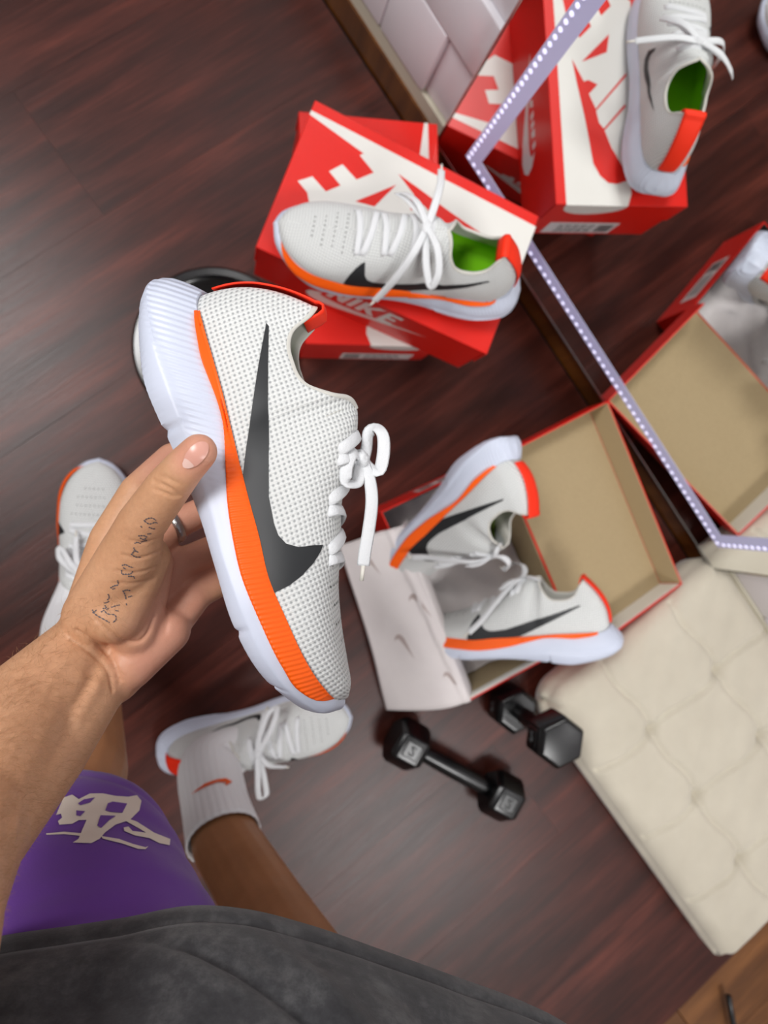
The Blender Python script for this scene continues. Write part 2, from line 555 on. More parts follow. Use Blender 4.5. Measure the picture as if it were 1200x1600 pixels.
inn = [(x0 + bw, y0 + bw), (x1 - bw, y0 + bw), (x1 - bw, y1 - bw), (x0 + bw, y1 - bw)]
V = [(x, y, .0004) for x, y in ring] + [(x, y, .0004) for x, y in inn] + [(x, y, -.0005) for x, y in ring] + [(x, y, -.0005) for x, y in inn]
Fc = [[i, (i + 1) % 4, 4 + (i + 1) % 4, 4 + i] for i in range(4)] + [[8 + i, 12 + i, 12 + (i + 1) % 4, 8 + (i + 1) % 4] for i in range(4)] + \
     [[i, 8 + i, 8 + (i + 1) % 4, (i + 1) % 4] for i in range(4)] + [[4 + i, 4 + (i + 1) % 4, 12 + (i + 1) % 4, 12 + i] for i in range(4)]
band = obj('light_band', V, Fc, m_band, mirror, smooth=False)
V, Fc = lathe([(.0032, .0004), (.0032, .0011), (.0022, .0016)], 10)
bead = mesh('led_bead', V, Fc, m_led, smooth=False)
sp_ = .0128
pos = [(x0 + .006 + sp_ * i, y0 + .006) for i in range(int((x1 - x0 - .008) / sp_) + 1)]
pos += [(x0 + .006, y0 + .006 + sp_ * i) for i in range(1, 50)] + [(x1 - .006, y0 + .006 + sp_ * i) for i in range(1, 22)]
for x, y in pos:
    b = link('led_bead', bead, band); b.location = (x, y, 0)

# ------------------------------------------------------------------ shoe boxes
BL, BW, BH = .3316, .2071, .1152
def decal_flat(name, outline, place, mat, parent, off=.0002, step=None):
    """thin printed shape; place(x, y) -> point, normal"""
    V2, Fc = fill(outline, step)
    if not Fc: return None
    V = []
    for x, y in V2:
        p, n = place(x, y); V.append(np.array(p) + np.array(n) * off)
    me = mesh(name, V, Fc, mat, smooth=False)
    p, n = place(*V2[0])
    if len(me.polygons) and Vector(n).dot(me.polygons[0].normal) < 0: me.flip_normals()
    return link(name, me, parent)
def side_logo(parent, sgn):
    """tick with four slanted capitals along a long side of the box body"""
    def place(x, z):
        return ((x, -sgn * (BW / 2 - .002), z), (0, -sgn, 0)) if sgn > 0 else ((-x, BW / 2 - .002, z), (0, 1, 0))
    tick = [(.088, .067), (.03, .044), (-.008, .030), (-.040, .018), (-.066, .013), (-.082, .018), (-.089, .030), (-.084, .044), (-.066, .058),
            (-.070, .046), (-.062, .041), (-.045, .039), (-.02, .041), (.03, .052)]
    decal_flat('side_print', tick, place, m_print, parent)
    sl = .22
    def L(poly): return [(x + (z - .05) * sl, z) for x, z in poly]
    b, t_ = .050, .096
    N_ = [(-.062, b), (-.062, t_), (-.054, t_), (-.044, b + .020), (-.044, t_), (-.036, t_), (-.036, b), (-.044, b), (-.054, b + .026), (-.054, b)]
    I_ = [(-.032, b), (-.032, t_), (-.024, t_), (-.024, b)]
    K_ = [(-.020, b), (-.020, t_), (-.011, t_), (-.011, .078), (.000, t_), (.010, t_), (-.004, .074), (.010, b), (.000, b), (-.011, .068), (-.011, b)]
    E_ = [(.014, b), (.014, t_), (.036, t_), (.036, .087), (.022, .087), (.022, .078), (.033, .078), (.033, .069), (.022, .069), (.022, .059), (.036, .059), (.036, b)]
    for P in (N_, I_, K_, E_): decal_flat('side_print', L(P), place, m_print, parent)
def end_label(parent, w=.115, h=.040, y0=.02):
    pl = lambda y, z: ((BL / 2 - .002, y, z), (1, 0, 0))
    lab = decal_flat('end_label', [(y0 - w / 2, .006), (y0 + w / 2, .006), (y0 + w / 2, .006 + h), (y0 - w / 2, .006 + h)], pl, m_label, parent)
    pl2 = lambda y, z: ((BL / 2 - .0017, y, z), (1, 0, 0))
    x = y0 - w / 2 + .006
    for i in range(9):
        ww = [.0012, .0022, .001, .0016][i % 4]
        decal_flat('barcode', [(x, .012), (x + ww, .012), (x + ww, .038), (x, .038)], pl2, m_mark, lab); x += ww + .0013
    for z in (.034, .026, .018, .012):
        x = y0 - .02
        for k in range(5):
            ww = random.uniform(.005, .012)
            decal_flat('label_text', [(x, z), (x + ww, z), (x + ww, z + .003), (x, z + .003)], pl2, m_mark, lab); x += ww + .003
            if x > y0 + w / 2 - .014: break
LID_WHITE = [(-.1655, .0887), (.1668, .088), (.1668, -.0068), (.149, -.0138), (.129, -.0121), (.0857, -.02), (-.05, -.03), (-.12, -.03), (-.1321, -.0108), (-.1484, -.0027),
             (-.1336, .0112), (-.1111, .0012), (-.0968, .0171), (-.1168, .0271), (-.1044, .0435), (-.0807, .0336), (-.0636, .0525), (-.0884, .0647), (-.0847, .0693), (-.1655, .083)]
LID_RED = [[(-.034, .066), (.0, .0605), (.042, .0525), (.075, .0475), (.108, .0433), (.125, .034), (.1345, .022), (.136, .008), (.1291, -.0121), (.108, .0), (.0857, .0135), (.0594, .0237),
            (.0518, .0305), (.0311, .0348), (.0125, .0434), (-.0012, .0291), (-.0067, .0432), (-.0042, .05)],
           [(-.072, .0067), (-.0309, .0515), (-.0468, .0119)],
           [(.0334, .0352), (.036, .0345), (-.0165, -.0175), (-.0195, -.0161)], [(.0594, .0237), (.062, .0227), (.027, -.0130), (.024, -.0116)]]
def closed_box(label, mw):
    root = thing('shoe_box', label, 'shoe box', 'closed red shoe boxes stacked by the mirror', mw)
    V, Fc = bevel_box(BL - .004, BW - .004, BH - .003, .0012, c=(0, 0, (BH - .003) / 2))
    body = obj('box_body', V, Fc, m_red, root, smooth=False)
    V, Fc = bevel_box(BL, BW, .003, .001, c=(0, 0, BH - .0015))
    lv, lf = list(V), list(Fc)
    lip = .050
    for (sx, sy, cx, cy, hh) in ((.0022, BW, BL / 2 - .0011, 0, lip), (.0022, BW, -BL / 2 + .0011, 0, lip), (BL, .0022, 0, BW / 2 - .0011, lip)):
        V, Fc = bevel_box(sx, sy, hh, .0006, c=(cx, cy, BH - .001 - hh / 2))
        o_ = len(lv); lv += V; lf += [[i + o_ for i in f] for f in Fc]
    lid = obj('box_lid', lv, lf, m_red, root, smooth=False)
    top = lambda x, y: ((x, y, BH), (0, 0, 1))
    pr = decal_flat('lid_print', LID_WHITE, top, m_print, lid, .0002)
    for P in LID_RED: decal_flat('lid_print_detail', P, top, m_red, pr, .0004)
    end = lambda y, z: ((BL / 2, y, z), (1, 0, 0))
    arc = [(.0395 + .0475 * math.cos(a), BH - .002 - (.030 + .004 * math.cos(a)) * math.sin(a) ** .8) for a in np.linspace(0, math.pi, 18)]
    decal_flat('lid_print', arc, end, m_print, lid, .0002)
    side_logo(body, 1); side_logo(body, -1)
    end_label(body)
    return root
def place_mw(x, y, z, yaw): return Matrix.Translation((x, y, z)) @ Matrix.Rotation(yaw, 4, 'Z')
closed_box('red shoe box with its top hidden, under the box that carries a sneaker', place_mw(.2165, .397, 0, -math.pi / 2 + .028))
closed_box('upper red shoe box of the stack, a sneaker standing on its lid', place_mw(.23392, .35742, BH + .0003, -.37298))

# open box with its lid folded back
OL, OW, OH, OY, PHI = .3253, .2070, .1000, .43121, .2598
OM = place_mw(.39372, -.11872, .0003, OY)
ob = thing('shoe_box', 'open red shoe box, kraft lined, lid folded back, holding two sneakers', 'shoe box', None, OM)
def wallbox(name, cx, cy, sx, sy, z0, z1, mat, parent): # box wall
    return box_obj(name, sx, sy, z1 - z0, mat, parent, .0005, c=(cx, cy, (z0 + z1) / 2))
th_ = .002
body = box_obj('box_body', OW, OL, .002, m_red, ob, .0004, c=(0, 0, .001))
for cx, cy, sx, sy in ((-OW / 2 + th_ / 2, 0, th_, OL), (OW / 2 - th_ / 2, 0, th_, OL), (0, OL / 2 - th_ / 2, OW - 2 * th_, th_), (0, -OL / 2 + th_ / 2, OW - 2 * th_, th_)):
    wallbox('box_wall', cx, cy, sx, sy, .002, OH, m_red, body)
g_ = th_ + .0012
for cx, cy, sx, sy, mt in ((-OW / 2 + g_, 0, .0016, OL - 2 * th_, m_box_shade), (OW / 2 - g_, 0, .0016, OL - 2 * th_, m_kraft), (0, OL / 2 - g_, OW - 4 * th_, .0016, m_box_shade)):
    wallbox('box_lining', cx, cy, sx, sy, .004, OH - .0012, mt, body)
wallbox('box_lining', 0, -OL / 2 + g_, OW - 4 * th_, .0016, .004, OH - .016, m_kraft, body)
wallbox('box_lining', 0, -OL / 2 + g_ + .0004, OW - 4 * th_, .0024, OH - .016, OH - .001, m_boxwhite, body)
box_obj('box_lining', OW - .006, OL - .006, .0014, m_kraft, body, 0, c=(0, 0, .0032))
lidm = Matrix.Translation((OW / 2, 0, OH)) @ Matrix.Rotation(PHI, 4, 'Y')
lid = box_obj('box_lid', OW + .004, OL + .008, .0022, m_red, ob, .0004, c=((OW + .004) / 2, 0, -.0011))
lid.matrix_local = lidm
box_obj('lid_lining', OW - .002, OL + .002, .0012, m_kraft, lid, 0, c=((OW) / 2, 0, .0006))
LP = .045
box_obj('lid_lip', .0024, OL + .008, LP, m_red, lid, .0005, c=(OW + .003, 0, LP / 2 - .001))
box_obj('lid_lip_lining', .0012, OL, LP - .002, m_kraft, lid, 0, c=(OW + .0012, 0, LP / 2 - .0005))
for s in (1, -1):
    box_obj('lid_lip', OW + .003, .0024, LP, m_red, lid, .0005, c=(OW / 2, s * (OL / 2 + .003), LP / 2 - .001))
    box_obj('lid_lip_lining', OW - .004, .0012, LP - .004, m_boxwhite if s < 0 else m_kraft, lid, 0, c=(OW / 2 + .001, s * (OL / 2 + .0012), LP / 2 - .001))
plE = lambda x, z: ((x, OL / 2, z), (0, 1, 0))
lab = decal_flat('end_label', [(-.03, .035), (.07, .035), (.07, .078), (-.03, .078)], plE, m_label, body)
plE2 = lambda x, z: ((x, OL / 2 + .0003, z), (0, 1, 0))
for i in range(8):
    decal_flat('barcode', [(-.024 + i * .003, .04), (-.0225 + i * .003, .04), (-.0225 + i * .003, .072), (-.024 + i * .003, .072)], plE2, m_mark, lab)
for z in (.045, .055, .065):
    decal_flat('label_text', [(.01, z), (.06, z), (.06, z + .004), (.01, z + .004)], plE2, m_mark, lab)

# tissue paper hanging over the left wall of the open box
def to_o(p): return np.array(OM.inverted() @ Vector(p))
ts = thing('tissue_paper', 'white printed tissue paper hanging over the edge of the open shoe box', 'paper', None, OM)
nu, nv = 36, 30
V = []
a_top0, a_top1 = (-OW / 2 - .001, OL / 2 - .035), (-OW / 2 - .001, -OL / 2 + .004)
P00, P01 = to_o(at(627, 820, OH + .008)), to_o(at(735, 1097, OH + .004))      # along the rim
P10, P11 = to_o(at(531, 850, .03)), to_o(at(606, 1110, .012))                 # free edge
for i in range(nu):
    s = i / (nu - 1)
    for j in range(nv):
        r = j / (nv - 1)
        q = (P00 * (1 - r) + P01 * r) * (1 - s) + (P10 * (1 - r) + P11 * r) * s
        z = q[2] + .016 * math.sin(math.pi * s) + .0022 * math.sin(r * 13 + s * 5) * s + .002 * math.sin(r * 5 + 1 + s * 9)
        x = q[0] - .002 * math.sin(r * 7 + 1) * s
        if x > -OW / 2 - .004: z = max(z, OH + .0045)
        V.append((x, q[1] + (.003 * math.sin(s * 6 + 2)) * (r - .5), max(z, .006)))
# inner flap going down inside the box
ni = 8
V2 = []
for i in range(ni):
    s = 1 - i / (ni - 1)
    for j in range(nv):
        r = j / (nv - 1)
        q = P00 * (1 - r) + P01 * r
        V2.append((q[0] + .010 * math.sin(s * 1.5) + .012 * s, q[1], q[2] - .050 * s + .004 * math.sin(s * 3) + .002 * math.sin(r * 5 + 1)))
sheet = obj('sheet', V2[:-nv] + V, grid_faces(nu + ni - 1, nv), m_tissue, ts)
md = sheet.modifiers.new('thickness', 'SOLIDIFY'); md.thickness = .0003
# crumpled tissue in the bottom of the box
V = []
n1, n2 = 26, 30
for i in range(n1):
    for j in range(n2):
        x = (-.5 + i / (n1 - 1)) * (OW - .012); y = (-.5 + j / (n2 - 1)) * (OL - .012)
        V.append((x, y, .008 + .010 * abs(math.sin(x * 55 + math.sin(y * 31) * 1.5)) * abs(math.cos(y * 43 + x * 20)) + .004 * random.random()))
o = obj('crumpled_sheet', V, grid_faces(n1, n2), m_tissue, ts)
sheetV = np.array([tuple(v.co) for v in sheet.data.vertices])
bvS = BVHTree.FromPolygons([tuple(p) for p in sheetV], [list(p.vertices) for p in sheet.data.polygons])
def sheet_place(px, py):
    o_ = OM.inverted() @ Vector(CAM); d_ = (OM.inverted().to_3x3() @ Vector(ray(px, py))).normalized()
    h = bvS.ray_cast(o_, d_)
    if h[0] is None: return None
    n_ = h[1] if h[1].dot(d_) < 0 else -h[1]
    return np.array(h[0]), np.array(n_)
def tick_px(p0, p1, thick):
    """tick print between head and tail pixel points"""
    a = np.array(p0, float); b = np.array(p1, float); d = b - a; n = np.array([-d[1], d[0]])
    return [tuple(a + d * x + n * (.345 - y * 1.0) * -thick) for x, y in [(t[0], t[1]) for t in TICK]]
for p0, p1 in (((636, 936), (676, 966)), ((614, 998), (649, 1031)), ((690, 1056), (722, 1082)), ((566, 876), (596, 899)), ((540, 967), (572, 980))):
    try:
        ol = tick_px(p0, p1, .8)
        V2_, F2_ = fill(ol, None)
        pts = [sheet_place(*p) for p in V2_]
        if all(p is not None for p in pts):
            obj('tissue_print', [p + n_ * .0006 for p, n_ in pts], F2_, m_tissue_print, sheet, smooth=False)
    except Exception as ex: print('tissue', ex)

# ------------------------------------------------------------------ running shoe
K = .305 / 728
PK = [0, .04, .08, .14, .22, .30, .36, .40, .43, .50, .58, .66, .74, .82, .90, .96, 1]
FU = [53, 60, 80, 115, 170, 225, 270, 300, 322, 373, 430, 500, 560, 620, 672, 703, 717]
FY = [0, 14, 23, 29.5, 33.5, 35.5, 37, 37.5, 38, 40, 43, 47, 47.5, 43, 31, 16, 0]          # mm
FW = [116, 112, 105, 102, 98, 93, 87, 83, 80, 74, 69, 61, 63, 65, 70, 75, 82]
GU = [133, 138, 150, 166, 205, 248, 278, 288, 300, 352, 420, 488, 545, 605, 660, 697, 713]
GY = [0, 10, 15, 21, 26, 27, 22, 10, 0, 0, 0, 0, 0, 0, 0, 0, 0]
GW = [268, 269, 256, 222, 206, 212, 246, 266, 270, 246, 198, 168, 141, 122, 110, 102, 92]
def shoe_surface(p, v, side, off=0.0):
    p = np.asarray(p, float); v = np.asarray(v, float)
    ms = 1.0 if side > 0 else .93
    fu, fy, fw = hermite(PK, FU, p), hermite(PK, FY, p) * ms, hermite(PK, FW, p)
    gu, gy, gw = hermite(PK, GU, p), np.maximum(hermite(PK, GY, p), 0) * ms, hermite(PK, GW, p)
    gw = gw + np.where(p > .14, 0, 0)
    op = np.clip((.47 - p) / .10, 0, 1); op = op * op * (3 - 2 * op)
    ex = 1 + 1.5 * np.clip(1 - p / .15, 0, 1)
    phi = v * math.pi / 2
    yd = gy + (fy - gy) * np.cos(phi) ** .82
    wd_ = fw + (gw - fw) * np.sin(phi) ** .95
    ud = fu + (gu - fu) * v
    yo = fy + (gy - fy) * v ** 1.25 + 3.0 * np.sin(math.pi * v) * np.clip(p / .1, 0, 1)
    wo = fw + (gw - fw) * v
    uo = fu + (gu - fu) * v ** ex
    u = uo * op + ud * (1 - op); y = yo * op + yd * (1 - op); w = wo * op + wd_ * (1 - op)
    return np.stack([u * K, y * .001 * side, w * K], -1)
NP, NV = 150, 26
PS = np.concatenate([np.linspace(0, .45, 70), np.linspace(.45, 1, NP - 69)[1:]])
NP = len(PS)
VS = np.linspace(0, 1, NV)
def upper_grid(side):
    pp, vv = np.meshgrid(PS, VS, indexing='ij')
    return shoe_surface(pp.ravel(), vv.ravel(), side).reshape(NP, NV, 3)
GL, GM = upper_grid(1), upper_grid(-1)
def build_shoe_meshes(mirror_y, insole_mat):
    my = -1.0 if mirror_y else 1.0
    D = {}
    def fin(me):
        if mirror_y:
            me.transform(Matrix.Scale(-1, 4, (0, 1, 0))); me.flip_normals()
        return me
    # upper (outer shell)
    V = np.concatenate([GL.reshape(-1, 3), GM.reshape(-1, 3)])
    nn = NP * NV
    Fc = grid_faces(NP, NV) + [[i + nn for i in f] for f in grid_faces(NP, NV, flip=True)]
    uv = []
    for g, sg in ((GL, 1), (GM, -1)):
        d = np.zeros((NP, NV)); d[:, 1:] = np.cumsum(np.linalg.norm(np.diff(g, axis=1), axis=2), axis=1)
        for i in range(NP):
            for j in range(NV): uv.append((g[i, j, 0] + .001 * sg, d[i, j]))
    bm = bmesh.new()
    ul = bm.loops.layers.uv.new('UVMap')
    bv = [bm.verts.new(tuple(v)) for v in V]
    idx = {v: i for i, v in enumerate(bv)}
    for f in Fc:
        try: fa = bm.faces.new([bv[i] for i in f])
        except ValueError: continue
        fa.smooth = True
        for lp in fa.loops: lp[ul].uv = uv[idx[lp.vert]]
    bmesh.ops.remove_doubles(bm, verts=bm.verts[:], dist=.00002)
    bmesh.ops.recalc_face_normals(bm, faces=bm.faces[:])
    # make normals point outwards
    c = sum((f.normal.y * f.calc_center_median().y for f in bm.faces))
    if c < 0: bmesh.ops.reverse_faces(bm, faces=bm.faces[:])
    me = bpy.data.meshes.new('upper'); bm.to_mesh(me); bm.free(); me.materials.append(m_knit)
    bvh = BVHTree.FromPolygons([tuple(v.co) for v in me.vertices], [list(p.vertices) for p in me.polygons])
    D['upper'] = fin(me)
    # lining: inner shell of the collar plus rolled rim
    no = [i for i, p in enumerate(PS) if p <= .432]
    V, Fc = [], []
    nv2 = 16
    for side in (1, -1):
        o_ = len(V)
        for i in no:
            out = shoe_surface(np.full(3, PS[i]), np.array([.94, .975, 1.0]), side)
            inn_v = np.linspace(1.0, .10, nv2 - 3)
            S_ = shoe_surface(np.full(nv2 - 3, PS[i]), inn_v, side)
            tck = .0028
            # inward direction: towards the shoe's centre line
            ctr = S_.copy(); ctr[:, 1] *= .55; ctr[:, 0] = np.clip(ctr[:, 0], .04, .105)
            dr = ctr - S_; dr /= np.linalg.norm(dr, axis=1)[:, None] + 1e-9
            inner = S_ + dr * tck
            outn = out + (out - (out * [1, .5, 1] + [0, 0, 0])) * 0
            rim = [out[1] - dr[0] * .0004, out[2] - dr[0] * .0003 + np.array([0, 0, .0009]), out[2] + dr[0] * .0014 + np.array([0, 0, .0011])]
            for q in rim: V.append(q)
            for q in inner: V.append(q)
        Fc += [[o_ + a for a in f] for f in grid_faces(len(no), nv2, flip=(side > 0))]
    me = mesh('lining', V, Fc, m_lining)
    D['lining'] = fin(me)
    # insole
    qs = np.linspace(.0, .62, 40)
    V, Fc = [], []
    for q in qs:
        l_ = shoe_surface(np.array([q]), np.array([.04]), 1)[0]; r_ = shoe_surface(np.array([q]), np.array([.04]), -1)[0]
        l2 = shoe_surface(np.array([q]), np.array([.50]), 1)[0]; r2 = shoe_surface(np.array([q]), np.array([.50]), -1)[0]
        for k_, (a_, s_, h_) in enumerate(((l2, .93, .0), (l_, .86, .0015), (l_, .6, 0), (l_, 0, 0), (r_, .6, 0), (r_, .86, .0015), (r2, .93, 0))):
            V.append((a_[0] * .99 + .0045, a_[1] * s_, a_[2] + h_ - .002))
    me = mesh('insole', V, grid_faces(len(qs), 7), insole_mat)
    D['insole'] = fin(me)
    # sole
    Q = [0, .06, .12, .2, .3, .4, .5, .6, .7, .8, .88, .94, 1]
    Tp = [(50, 0, 122), (54, 14, 116), (72, 24, 107), (115, 30.5, 101.5), (190, 35, 96.5), (280, 37.8, 84.5), (370, 40.5, 74), (450, 44.5, 64.5), (530, 48, 61.5), (605, 45, 64), (660, 34, 68.5), (700, 17.5, 76), (717, 0, 85)]
    Md = [(10, 0, 76), (16, 18, 66), (40, 31, 56), (105, 41, 47), (185, 43.5, 44), (280, 42, 38), (370, 43.5, 31), (450, 49, 24), (530, 53, 24), (610, 50, 30), (672, 37, 42), (712, 19.5, 58), (728, 0, 72)]
    Bt = [(34, 0, 42), (48, 16, 33), (76, 27, 20), (122, 34.5, 8), (185, 37, -2), (280, 35, 0), (370, 37, 1), (450, 43, -2), (530, 47, -6), (605, 44, 0), (655, 32, 12), (700, 16.5, 30), (717, 0, 50)]
    nq = 220
    qq = np.linspace(0, 1, nq)
    tp, md_, bt = hermite(Q, Tp, qq), hermite(Q, Md, qq), hermite(Q, Bt, qq)
    prof = [0, .07, .18, .32, .46, .55, .60, .67, .8, .9, .97, 1.0]
    def side_pts(side):
        s_ = 1 if side > 0 else .93
        rows_ = []
        for i in range(nq):
            A, B, C_ = tp[i], md_[i], bt[i]
            ps = []
            tooth = .45 * math.sin(2 * math.pi * B[0] / 11.0) * (1 if B[0] < 250 else .35)
            notch = math.exp(-((B[0] - 243) / 5.0) ** 2) + .8 * math.exp(-((B[0] - 548) / 5.0) ** 2) + .6 * math.exp(-((B[0] - 655) / 4.0) ** 2)
            band_ = min(1, max(0, (265 - B[0]) / 30))
            for f in prof:   # quadratic through A(0) B(.5) C(1)
                q = A * (1 - f) * (1 - 2 * f) + B * 4 * f * (1 - f) + C_ * f * (2 * f - 1)
                q = q.copy()
                if f > .55:
                    q[1] += (1.7 * band_ + .5 * (1 - band_)) * min(1, (f - .55) / .05) * (1 if q[1] > 8 else q[1] / 8)
                    if B[0] < 40: q[0] -= 2.0 * min(1, (f - .55) / .12)
                if f >= .66:
                    q[2] += notch * 9 * (f - .6); q[1] -= notch * 2.2 * (f - .6) / .4
                if f >= .9:
                    q[1] += tooth; q[0] += -tooth * 3 if B[0] < 60 else 0
                ps.append((q[0] * K, q[1] * .001 * s_ * side, q[2] * K))
            rows_.append(ps)
        return rows_
    V, Fc = [], []
    n_ = len(prof)
    for side in (1, -1):
        o_ = len(V)
        for r_ in side_pts(side): V += r_
        Fc += [[o_ + a for a in f] for f in grid_faces(nq, n_, flip=(side > 0))]
    half = nq * n_
    for i in range(nq - 1):                    # bottom and top closing
        a, b = i * n_ + n_ - 1, (i + 1) * n_ + n_ - 1
        Fc.append([a, b, b + half, a + half])
        a, b = i * n_, (i + 1) * n_
        Fc.append([a + half, b + half, b, a])
    bm = bmesh.new()
    bv = [bm.verts.new(v) for v in V]
    for f in Fc:
        try: bm.faces.new([bv[i] for i in f]).smooth = True
        except ValueError: pass
    bmesh.ops.remove_doubles(bm, verts=bm.verts[:], dist=.00002)
    bmesh.ops.recalc_face_normals(bm, faces=bm.faces[:])
    me = bpy.data.meshes.new('midsole'); bm.to_mesh(me); bm.free(); me.materials.append(m_sole)
    me.set_sharp_from_angle(angle=math.radians(50))
    bvh_s = BVHTree.FromPolygons([tuple(v.co) for v in me.vertices], [list(p.vertices) for p in me.polygons])
    D['midsole'] = fin(me)
    # orange foam stripe, lateral side only, ribbed
    OBu = [88, 130, 173, 214, 263, 315, 367, 421, 485, 543, 614, 661, 690, 700]
    OBw = [100, 92, 86, 86, 82, 66, 49, 38, 31, 32, 37, 44, 62, 76]
    FWu = FU[1:]; 
    us = np.linspace(88, 700, 430)
    V = []
    nr = 12
    YY = np.zeros((len(us), nr)); UW = np.zeros((len(us), nr, 2)); OFF = np.zeros((len(us), nr))
    for i, u in enumerate(us):
        lo = float(hermite(OBu, OBw, [u])[0]); hi = float(hermite(FU, FW, [u])[0]) + 4.0
        if hi - lo < 1.5: lo = hi - 1.5
        taper = min(1, (u - 88) / 14, (700 - u) / 14)
        for j in range(nr):
            w = hi + (lo - hi) * j / (nr - 1)
            h = bvh_s.ray_cast(Vector((u * K, .2, w * K)), Vector((0, -1, 0)))
            h2 = bvh.ray_cast(Vector((u * K, .2, w * K)), Vector((0, -1, 0)))
            y = max(h[0].y if h[0] is not None else 0.0, h2[0].y if h2[0] is not None else 0.0)
            rib = .00035 * math.cos(2 * math.pi * (u + (hi - w) * .25) / 7.4) if 240 < u < 690 else 0
            thin = 1 if u < 330 else 0
            edge = .0004 + .0012 * thin if j == 0 else (-.0009 if j == nr - 1 else .0012 + .0010 * thin)
            YY[i, j] = y; UW[i, j] = (u * K, w * K)
            OFF[i, j] = (edge + rib * (0 if j in (0, nr - 1) else 1)) * max(taper, 0) - (0 if taper > 0 else .0006)
    win = 7
    pad = np.pad(YY, ((win, win), (0, 0)), mode='edge')
    mx = np.max([pad[k:k + len(us)] for k in range(2 * win + 1)], axis=0)
    pad = np.pad(mx, ((win, win), (0, 0)), mode='edge')
    YS = np.mean([pad[k:k + len(us)] for k in range(2 * win + 1)], axis=0)
    YS[:, 1:-1] = np.maximum(YS[:, 1:-1], .25 * YS[:, :-2] + .5 * YS[:, 1:-1] + .25 * YS[:, 2:])
    ok = np.clip(np.minimum((us - 88) / 30, (700 - us) / 60), 0, 1)[:, None]
    YS = YS * ok + YY * (1 - ok)
    V = [(UW[i, j, 0], YS[i, j] + OFF[i, j], UW[i, j, 1]) for i in range(len(us)) for j in range(nr)]
    D['foam_stripe'] = fin(mesh('foam_stripe', V, grid_faces(len(us), nr), m_orange))
    # logos
    def lat_decal(name, outline, side, mat, off=.0006, step=6):
        V2_, F2_ = fill(outline, step)
        V = []
        for u, w in V2_:
            o1 = Vector((u * K, .2 * side, w * K)); d1 = Vector((0, -side, 0))
            h = bvh.ray_cast(o1, d1)
            if h[0] is None:
                h2 = bvh.find_nearest(Vector((u * K, .03 * side, w * K))); co, no_ = h2[0], h2[1]
            else: co, no_ = h[0], h[1]
            if no_.y * side < 0: no_ = -no_
            V.append(co + no_ * off)
        me = mesh(name, V, F2_, mat)
        bm = bmesh.new(); bm.from_mesh(me)
        bmesh.ops.recalc_face_normals(bm, faces=bm.faces[:])
        if sum(f.normal.y for f in bm.faces) * side < 0: bmesh.ops.reverse_faces(bm, faces=bm.faces[:])
        bm.to_mesh(me); bm.free()
        return me
    big = [(143, 191), (149, 192.5), (229, 163), (318, 130), (385, 105), (424, 98), (442, 98), (457, 104), (468, 118), (473, 136), (478, 149), (486, 142), (497, 128), (507, 108), (513, 88), (515, 64),
           (469, 66), (414, 72), (377, 77), (342, 82), (307, 100), (258, 128), (207, 156)]
    D['side_logo'] = fin(lat_decal('side_logo', big, 1, m_black_logo))
    small = [(192, 172), (260, 140), (320, 112), (356, 103), (384, 108), (396, 126), (390, 146), (384, 158), (378, 152), (376, 138), (364, 128), (345, 127), (300, 138), (240, 158)]
    D['side_logo_small'] = fin(lat_decal('side_logo', small, -1, m_black_logo))
    # heel tab with loop
    V = []
    vs = np.linspace(.10, 1.0, 26)
    c0 = shoe_surface(np.zeros(26), vs, 1)
    path = [np.array([c[0], 0, c[2]]) for c in c0]
    end_ = path[-1]
    path += [end_ + np.array(q) * .001 for q in ((1.2, 0, 2.2), (2.8, 0, 3.4), (4.6, 0, 2.6), (5.6, 0, -.5), (6.2, 0, -6), (7, 0, -11))]
    path = np.array(path)
    Tg = np.gradient(path, axis=0); Tg /= np.linalg.norm(Tg, axis=1)[:, None]
    Nr = np.stack([-Tg[:, 2], 0 * Tg[:, 0], Tg[:, 0]], 1)
    D_lines = []
    V = []
    ny = 7
    for i in range(len(path)):
        s_ = i / (len(path) - 1)
        wv = .0105 + .0025 * min(1, s_ * 1.2)
        for j in range(ny):
            f = -1 + 2 * j / (ny - 1)
            y = f * wv
            base = path[i] + Nr[i] * .0014
            wrap = (y * y) * (16.0 if i < 16 else max(3.0, 16.0 - (i - 15) * 1.4))
            q = base - Nr[i] * wrap; V.append((q[0], y, q[2]))
    me = mesh('heel_tab', V, grid_faces(len(path), ny), m_tab)
    bm = bmesh.new(); bm.from_mesh(me)
    bmesh.ops.solidify(bm, geom=bm.faces[:], thickness=.0012)
    bmesh.ops.recalc_face_normals(bm, faces=bm.faces[:]); bm.to_mesh(me); bm.free()
    D['heel_tab'] = fin(me)
    V = []
    for i in range(3, 10):
        for f in (-.0011, .0011):
            q = path[i] + Nr[i] * .0019; V.append((q[0], f, q[2]))
    D['tab_mark'] = fin(mesh('tab_mark', V, grid_faces(7, 2), m_mark))
    # toe perforations: small dark discs, rows across the toe box
    V, Fc = [], []
    def disc(x, y, r):
        h = bvh.ray_cast(Vector((x, y, .3)), Vector((0, 0, -1)))
        if h[0] is None: return
        n_ = h[1] if h[1].z > 0 else -h[1]
        a = n_.orthogonal().normalized(); b = n_.cross(a)
        o_ = len(V)
        for k in range(7):
            an = 2 * math.pi * k / 7
            V.append(h[0] + n_ * .0004 + a * r * math.cos(an) + b * r * math.sin(an))
        Fc.append([o_ + k for k in range(7)])
    for r_, (u, n_) in enumerate(((512, 9), (540, 9), (568, 8), (596, 7), (624, 5))):
        for i in range(n_):
            y = (i - (n_ - 1) / 2) * .0056 + (.0028 if r_ % 2 else 0)
            disc(u * K, y + .001, .0009)
    D['perforations'] = fin(mesh('perforations', V, Fc, Mat_perf, smooth=False))
    # crossing laces
    lines = []
